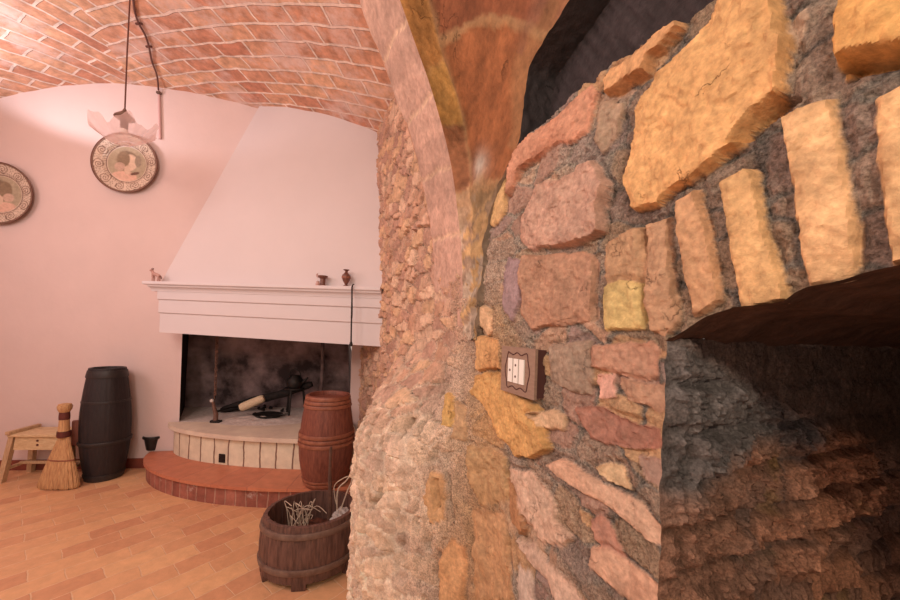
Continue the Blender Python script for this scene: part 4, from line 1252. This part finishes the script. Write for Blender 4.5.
# ---- on the mantel shelf
def shelf_pt(x, back=.10):
    best = None
    for q in np.linspace(0, mlen, 900):
        t = q / mlen; p = np.array([mL[0], mL[1], 0]) + mdir * q - mout * back + K * (zLt + (zRt - zLt) * t + .001)
        d = p - EYEP; X, Zz = d[0] / d[1], d[2] / d[1]
        px = 450 + F * (X * math.cos(ROLL) + Zz * math.sin(ROLL))
        if best is None or abs(px - x) < best[0]: best = (abs(px - x), p)
    return best[1]
# little animal figurine
fgp = shelf_pt(155.5, .035); fg = thing('figurine', 'tiny standing animal figurine on the left end of the mantel shelf', 'figurine', fgp)
fg.rotation_euler = (0, 0, 0)
bm = bmesh.new()
add_tube(bm, [(-.030, 0, .062), (-.012, 0, .064), (.010, 0, .058), (.030, 0, .05), (.036, 0, .045)], [.010, .017, .015, .014, .006], 10)
add_tube(bm, [(-.020, 0, .066), (-.030, 0, .088), (-.034, 0, .096)], [.012, .010, .009], 8)
add_tube(bm, [(-.028, 0, .10), (-.045, 0, .096), (-.052, 0, .092)], [.010, .009, .005], 8)
for x, sy in ((-.022, 1), (-.022, -1), (.026, 1), (.026, -1)):
    add_tube(bm, [(x, sy * .008, .055), (x + .003, sy * .010, .03), (x, sy * .010, .001)], [.008, .006, .006], 7)
from_bm('body', bm, M['ceramic_pink'], fg)
bm = bmesh.new(); add_tube(bm, smooth_curve([(.034, 0, .05), (.046, 0, .042), (.05, 0, .022)], 8), [.006] * 5 + [.005, .004, .003], 6); from_bm('tail', bm, M['bronze'], fg)
bm = bmesh.new()
for s_ in (-1, 1): add_tube(bm, [(-.030, s_ * .006, .106), (-.026, s_ * .008, .118)], [.005, .001], 6)
from_bm('ear', bm, M['bronze'], fg)
# two-handled cup
cp = thing('goblet', 'small brown goblet with pale base figure on the mantel shelf left of the urn', 'goblet', shelf_pt(322.5, .05))
bm = bmesh.new(); add_lathe(bm, [(0, 0), (.030, 0), (.030, .008), (.020, .014), (.020, .058), (.034, .068), (.040, .082), (.036, .084), (.0, .074)], 24); from_bm('body', bm, M['bronze'], cp)
bm = bmesh.new(); add_tube(bm, smooth_curve([(-.036, 0, .07), (-.050, 0, .085), (-.042, 0, .10)], 10), .006, 7); from_bm('handle', bm, M['ceramic_pink'], cp)
bm = bmesh.new(); add_lathe(bm, [(0, 0), (.016, 0), (.018, .012), (.012, .026), (.014, .034), (0, .04)], 16)
fb = from_bm('base_figure', bm, M['ceramic_pink'], cp); fb.location = (-.034, -.012, .001)
# urn
vs_ = thing('urn', 'small dark brown footed urn on the right of the mantel shelf', 'urn', shelf_pt(346, .05))
bm = bmesh.new(); add_lathe(bm, [(0, 0), (.024, 0), (.022, .008), (.009, .016), (.012, .024), (.026, .048), (.034, .074), (.032, .092), (.016, .108), (.010, .116), (.012, .126), (.026, .136), (.022, .137), (.008, .126), (0, .12)], 28); from_bm('body', bm, M['bronze'], vs_)
bm = bmesh.new(); add_lathe(bm, [(.031, .066), (.0355, .068), (.0355, .08), (.031, .084)], 28); from_bm('band', bm, M['hoop_red'], vs_)
# poker hanging from the shelf front
def front_pt(x, y, fwd):
    # front plane of the mantel
    p0 = np.array([mL[0], mL[1], 0]) + mout * fwd
    return onplane(x, y, p0, mout)
pk0, pk1 = front_pt(352, 285, .030), front_pt(351, 345, .030)
pk = thing('fire_poker', 'thin dark iron poker hanging down the mantel front below the urn', 'poker', pk1)
v = np.array(pk0) - pk1
bm = bmesh.new(); add_tube(bm, smooth_curve([v * .06, v * .4, v * .55 + [0.002, 0, 0], v * .97], 16), [.006] * 7 + [.0075] * 5 + [.006] * 4, 8); from_bm('rod', bm, M['iron'], pk)
bm = bmesh.new(); add_tube(bm, smooth_curve([v * .96, v * 1.0 + [.006, 0, 0], v * 1.02 + [.018, .0, -.002]] , 8), .0055, 8); from_bm('hook', bm, M['iron'], pk)
bm = bmesh.new(); add_lathe(bm, [(0, -.012), (.010, -.008), (.014, .004), (.010, .018), (.006, .028), (0, .03)], 14); from_bm('tip', bm, M['iron'], pk)

# ---- painted plates on the wall
def plate(px, py, R, label, seed, mirror=1):
    c = onback(px, py, .0)
    t = thing('plate', label, 'plate', c)
    ez = -BN; ex = BE
    nr_, nt_ = 46, 200
    r = np.linspace(.0, 1, nr_); th = np.linspace(0, 2 * math.pi, nt_)
    Rg, Tg = np.meshgrid(r, th, indexing='ij')
    d = np.where(Rg < .60, .018 + 0 * Rg, .018 + .022 * sstep(.60, .74, Rg) + .008 * (Rg - .74) * (Rg > .74) * 4)
    X, Y = Rg * np.cos(Tg), Rg * np.sin(Tg)
    V = (X * R)[..., None] * ex + (Y * R)[..., None] * K + d[..., None] * ez
    cream = rgb(206, 168, 146, PK); dark = rgb(112, 74, 60, PK); mid = rgb(150, 112, 92, PK)
    Cc = np.ones(X.shape + (3,)) * cream
    # rim: foliate scrolls
    nsc = 10
    ph = (Tg / (2 * math.pi) * nsc + seed * .3) % 1
    lx = (ph - .5) * 2 * math.pi * .8 / nsc * 1.0; ly = Rg - .80
    rr_ = np.hypot(lx * 1.0, ly); aa = np.arctan2(ly, lx)
    spiral = np.sin(aa * 1 + rr_ * 95 + np.floor(Tg / (2 * math.pi) * nsc) * 2.1)
    rim = (Rg > .64) & (Rg < .95)
    k = rim * sstep(.0, .5, spiral) * (rr_ < .17)
    k = np.maximum(k, rim * (rr_ > .19) * .75 * sstep(.2, .5, np.sin(Tg * 60) * np.sin(Rg * 60)))
    Cc = Cc * (1 - .85 * k[..., None]) + dark * .85 * k[..., None]
    for rc, w in ((.62, .018), (.655, .008), (.965, .02)):
        k = (1 - sstep(w * .6, w, np.abs(Rg - rc)))[..., None]
        Cc = Cc * (1 - k) + dark * k
    # centre: plain painted medallion of soft shapes
    ins = Rg < .60
    x, y = X * mirror, Y
    nzz = fbm(x * 6 + seed, y * 6, 3)
    Cc = np.where(ins[..., None], rgb(172, 142, 116, PK), Cc)
    def blob(cx, cy, ax_, ay_, col, soft=.12, rot=0):
        nonlocal Cc
        xr = (x - cx) * math.cos(rot) + (y - cy) * math.sin(rot); yr = -(x - cx) * math.sin(rot) + (y - cy) * math.cos(rot)
        q = np.hypot(xr / ax_, yr / ay_) + .10 * nzz
        kk = ((1 - sstep(1 - soft, 1 + soft, q)) * ins)[..., None]
        Cc = Cc * (1 - kk) + np.array(col) * kk
    blob(-.08, -.46, .40, .22, rgb(216, 160, 136, PK))
    blob(.02, .10, .30, .36, rgb(124, 96, 76, PK))
    blob(.12, .06, .20, .28, rgb(216, 172, 146, PK))
    blob(.02, -.18, .10, .18, rgb(212, 166, 140, PK))
    blob(-.12, .16, .20, .26, rgb(140, 108, 84, PK))
    blob(-.22, -.10, .16, .14, rgb(196, 150, 128, PK))
    blob(.26, -.30, .14, .05, dark, .2, .3)
    blob(.34, .12, .10, .20, rgb(150, 122, 102, PK))
    Cc = Cc * (1 + .12 * nzz)[..., None]
    o = grid_obj('face', V, M['paint'], t, np.clip(Cc, .01, .8), flip=False)
    bm = bmesh.new()
    pr = [(R * .30, .002), (R * .58, .004), (R * .99, .046), (R * 1.012, .050), (R * 1.012, .054), (R * .985, .0475)]
    add_lathe(bm, pr, 96)
    mt_ = Matrix((( ex[0], K[0], ez[0]), (ex[1], K[1], ez[1]), (ex[2], K[2], ez[2])))
    bmesh.ops.transform(bm, matrix=mt_.to_4x4(), verts=bm.verts)
    rimo = from_bm('rim', bm, M['bronze'], t); rimo['label'] = 'dark rim and back'
    return t
plate(128.5, 165, .272, 'round painted ceramic plate hanging on the white wall under the pendant lamp', 1)
plate(3, 195, .272, 'round painted ceramic plate on the white wall left of the pendant lamp', 4, -1)

# ---- pendant lamp
lp = ony(124.5, 119, 2.3)
pend = thing('pendant_lamp', 'pendant lamp with frilled pink glass shade hanging from the brick vault', 'lamp', lp)
bm = bmesh.new(); zt = vault_z(uof(lp)) - lp[2]
add_tube(bm, [(0, 0, .05), (0.002, 0, zt * .5), (.01, 0, zt + .004)], .0045, 6); from_bm('cord', bm, M['cord'], pend)
bm = bmesh.new(); add_lathe(bm, [(0, .066), (.008, .064), (.012, .05), (.026, .036), (.050, .014), (.054, .004), (.048, .0), (0, -.002)], 28); from_bm('cap', bm, M['cap'], pend)
bm = bmesh.new(); add_lathe(bm, [(0, -.07), (.012, -.07), (.02, -.06), (.02, -.01), (0, -.008)], 20); from_bm('socket', bm, M['iron'], pend)
nt_, nr_ = 144, 22
P = np.zeros((nr_, nt_ + 1, 3))
for i in range(nr_):
    f = i / (nr_ - 1)
    for j in range(nt_ + 1):
        t = 2 * math.pi * j / nt_
        rad = .03 + .150 * f * (1 + .10 * f * math.sin(6 * t + .4))
        z = -.165 + .105 * f ** 1.6 + .030 * f ** 2 * math.sin(6 * t) + .012 * f ** 3 * math.sin(15 * t)
        P[i, j] = (rad * math.cos(t), rad * math.sin(t) * .9, z - .02 * math.cos(t + 2.6) * f)
sh_ = grid_obj('lamp_shade', P, M['petal'], pend)
sh_['label'] = 'frilled translucent pink glass shade'
bm = bmesh.new(); add_lathe(bm, [(0, -.098), (.016, -.094), (.024, -.08), (.018, -.068), (0, -.066)], 20); from_bm('bulb', bm, M['white_plastic'], pend)

# ---- cable along the vault and conduit on the wall
bm = bmesh.new()
vp = [(130, -25), (133, -5), (135, 10), (139, 22), (145, 33), (149, 45), (152, 60), (157, 74)]
pts = [np.array(onvault(x, y)) - K * .014 for x, y in vp]
pts.append(np.array(onback(158.5, 90, .02)))
cab = thing('electric_cable', 'dark twisted electric cable running over the vault down to the white wall', 'cable', pts[-1])
o0 = pts[-1]
add_tube(bm, smooth_curve([p - o0 for p in pts], 60), .007, 8); from_bm('cable', bm, M['cord'], cab)
for k in (3, 5):
    bm = bmesh.new(); add_box(bm, (.05, .012, .014), Vector(pts[k] - o0)); from_bm('clip', bm, M['cord'], cab, True, .003)
bm = bmesh.new(); c1_ = np.array(onback(160, 139, .014)); add_tube(bm, [np.array(onback(159, 95, .014)) - o0, c1_ - o0], .011, 10); from_bm('conduit', bm, M['conduit'], cab)['label'] = 'pale pink conduit tube'
bm = bmesh.new(); add_box(bm, (.035, .03, .022), Vector(np.array(onback(159, 93, .016)) - o0)); from_bm('conduit_clip', bm, M['cap'], cab, True, .003)

# ---- switch plate on the stone wall
cs_, cz_ = px2sz(516.5, 371, .035)
cc = (DW - .0) * N + cs_ * A + cz_ * K
sw_ = thing('light_switch', 'brown wooden switch plate with three white rockers on the rough stone wall', 'switch', cc)
def swp(s, z, o): return Vector(-s * A * -1 * -1 + z * K - N * o)   # s>0 is toward the camera
def sbox(name, s0, s1, z0, z1, o0, o1, mat, parent, bev=.002, skew=0.0):
    bm = bmesh.new()
    add_hexa(bm, [swp(s0, z0, o0), swp(s1, z0, o0), swp(s1, z0, o1), swp(s0, z0, o1), swp(s0, z1, o0), swp(s1, z1, o0), swp(s1, z1, o1), swp(s0, z1, o1)])
    return from_bm(name, bm, mat, parent, True, bev)
sbox('back_box', -.080, .078, -.064, .064, -.01, .026, M['plate_edge'], sw_, .003)['label'] = 'dark side of the box'
pl_ = sbox('cover', -.082, .082, -.067, .067, .0255, .034, M['plate_wood'], sw_, .004)
sq = [(-.045, .052), (-.02, .045), (0, .052), (.02, .045), (.045, .052), (.052, .03), (.06, .0), (.052, -.03), (.045, -.052), (.02, -.045), (0, -.052), (-.02, -.045), (-.045, -.052), (-.052, -.03), (-.06, 0), (-.052, .03), (-.045, .052)]
bm = bmesh.new(); add_tube(bm, smooth_curve([swp(s, z, .0345) for s, z in sq], 70), .0016, 6, False); from_bm('carved_line', bm, M['plate_edge'], pl_)
for k, s in enumerate((-.030, -.002, .026)):
    rk = sbox('rocker', s - .011, s + .011, -.034, .034, .0335, .0375, M['white_plastic'], sw_, .0015)
    if k < 2:
        for z in ((-.016, .016) if k else (0.0,)):
            bm = bmesh.new(); add_tube(bm, [swp(s, z, .0372), swp(s, z, .0382)], .0035, 10); from_bm('mark', bm, M['plate_edge'], rk)
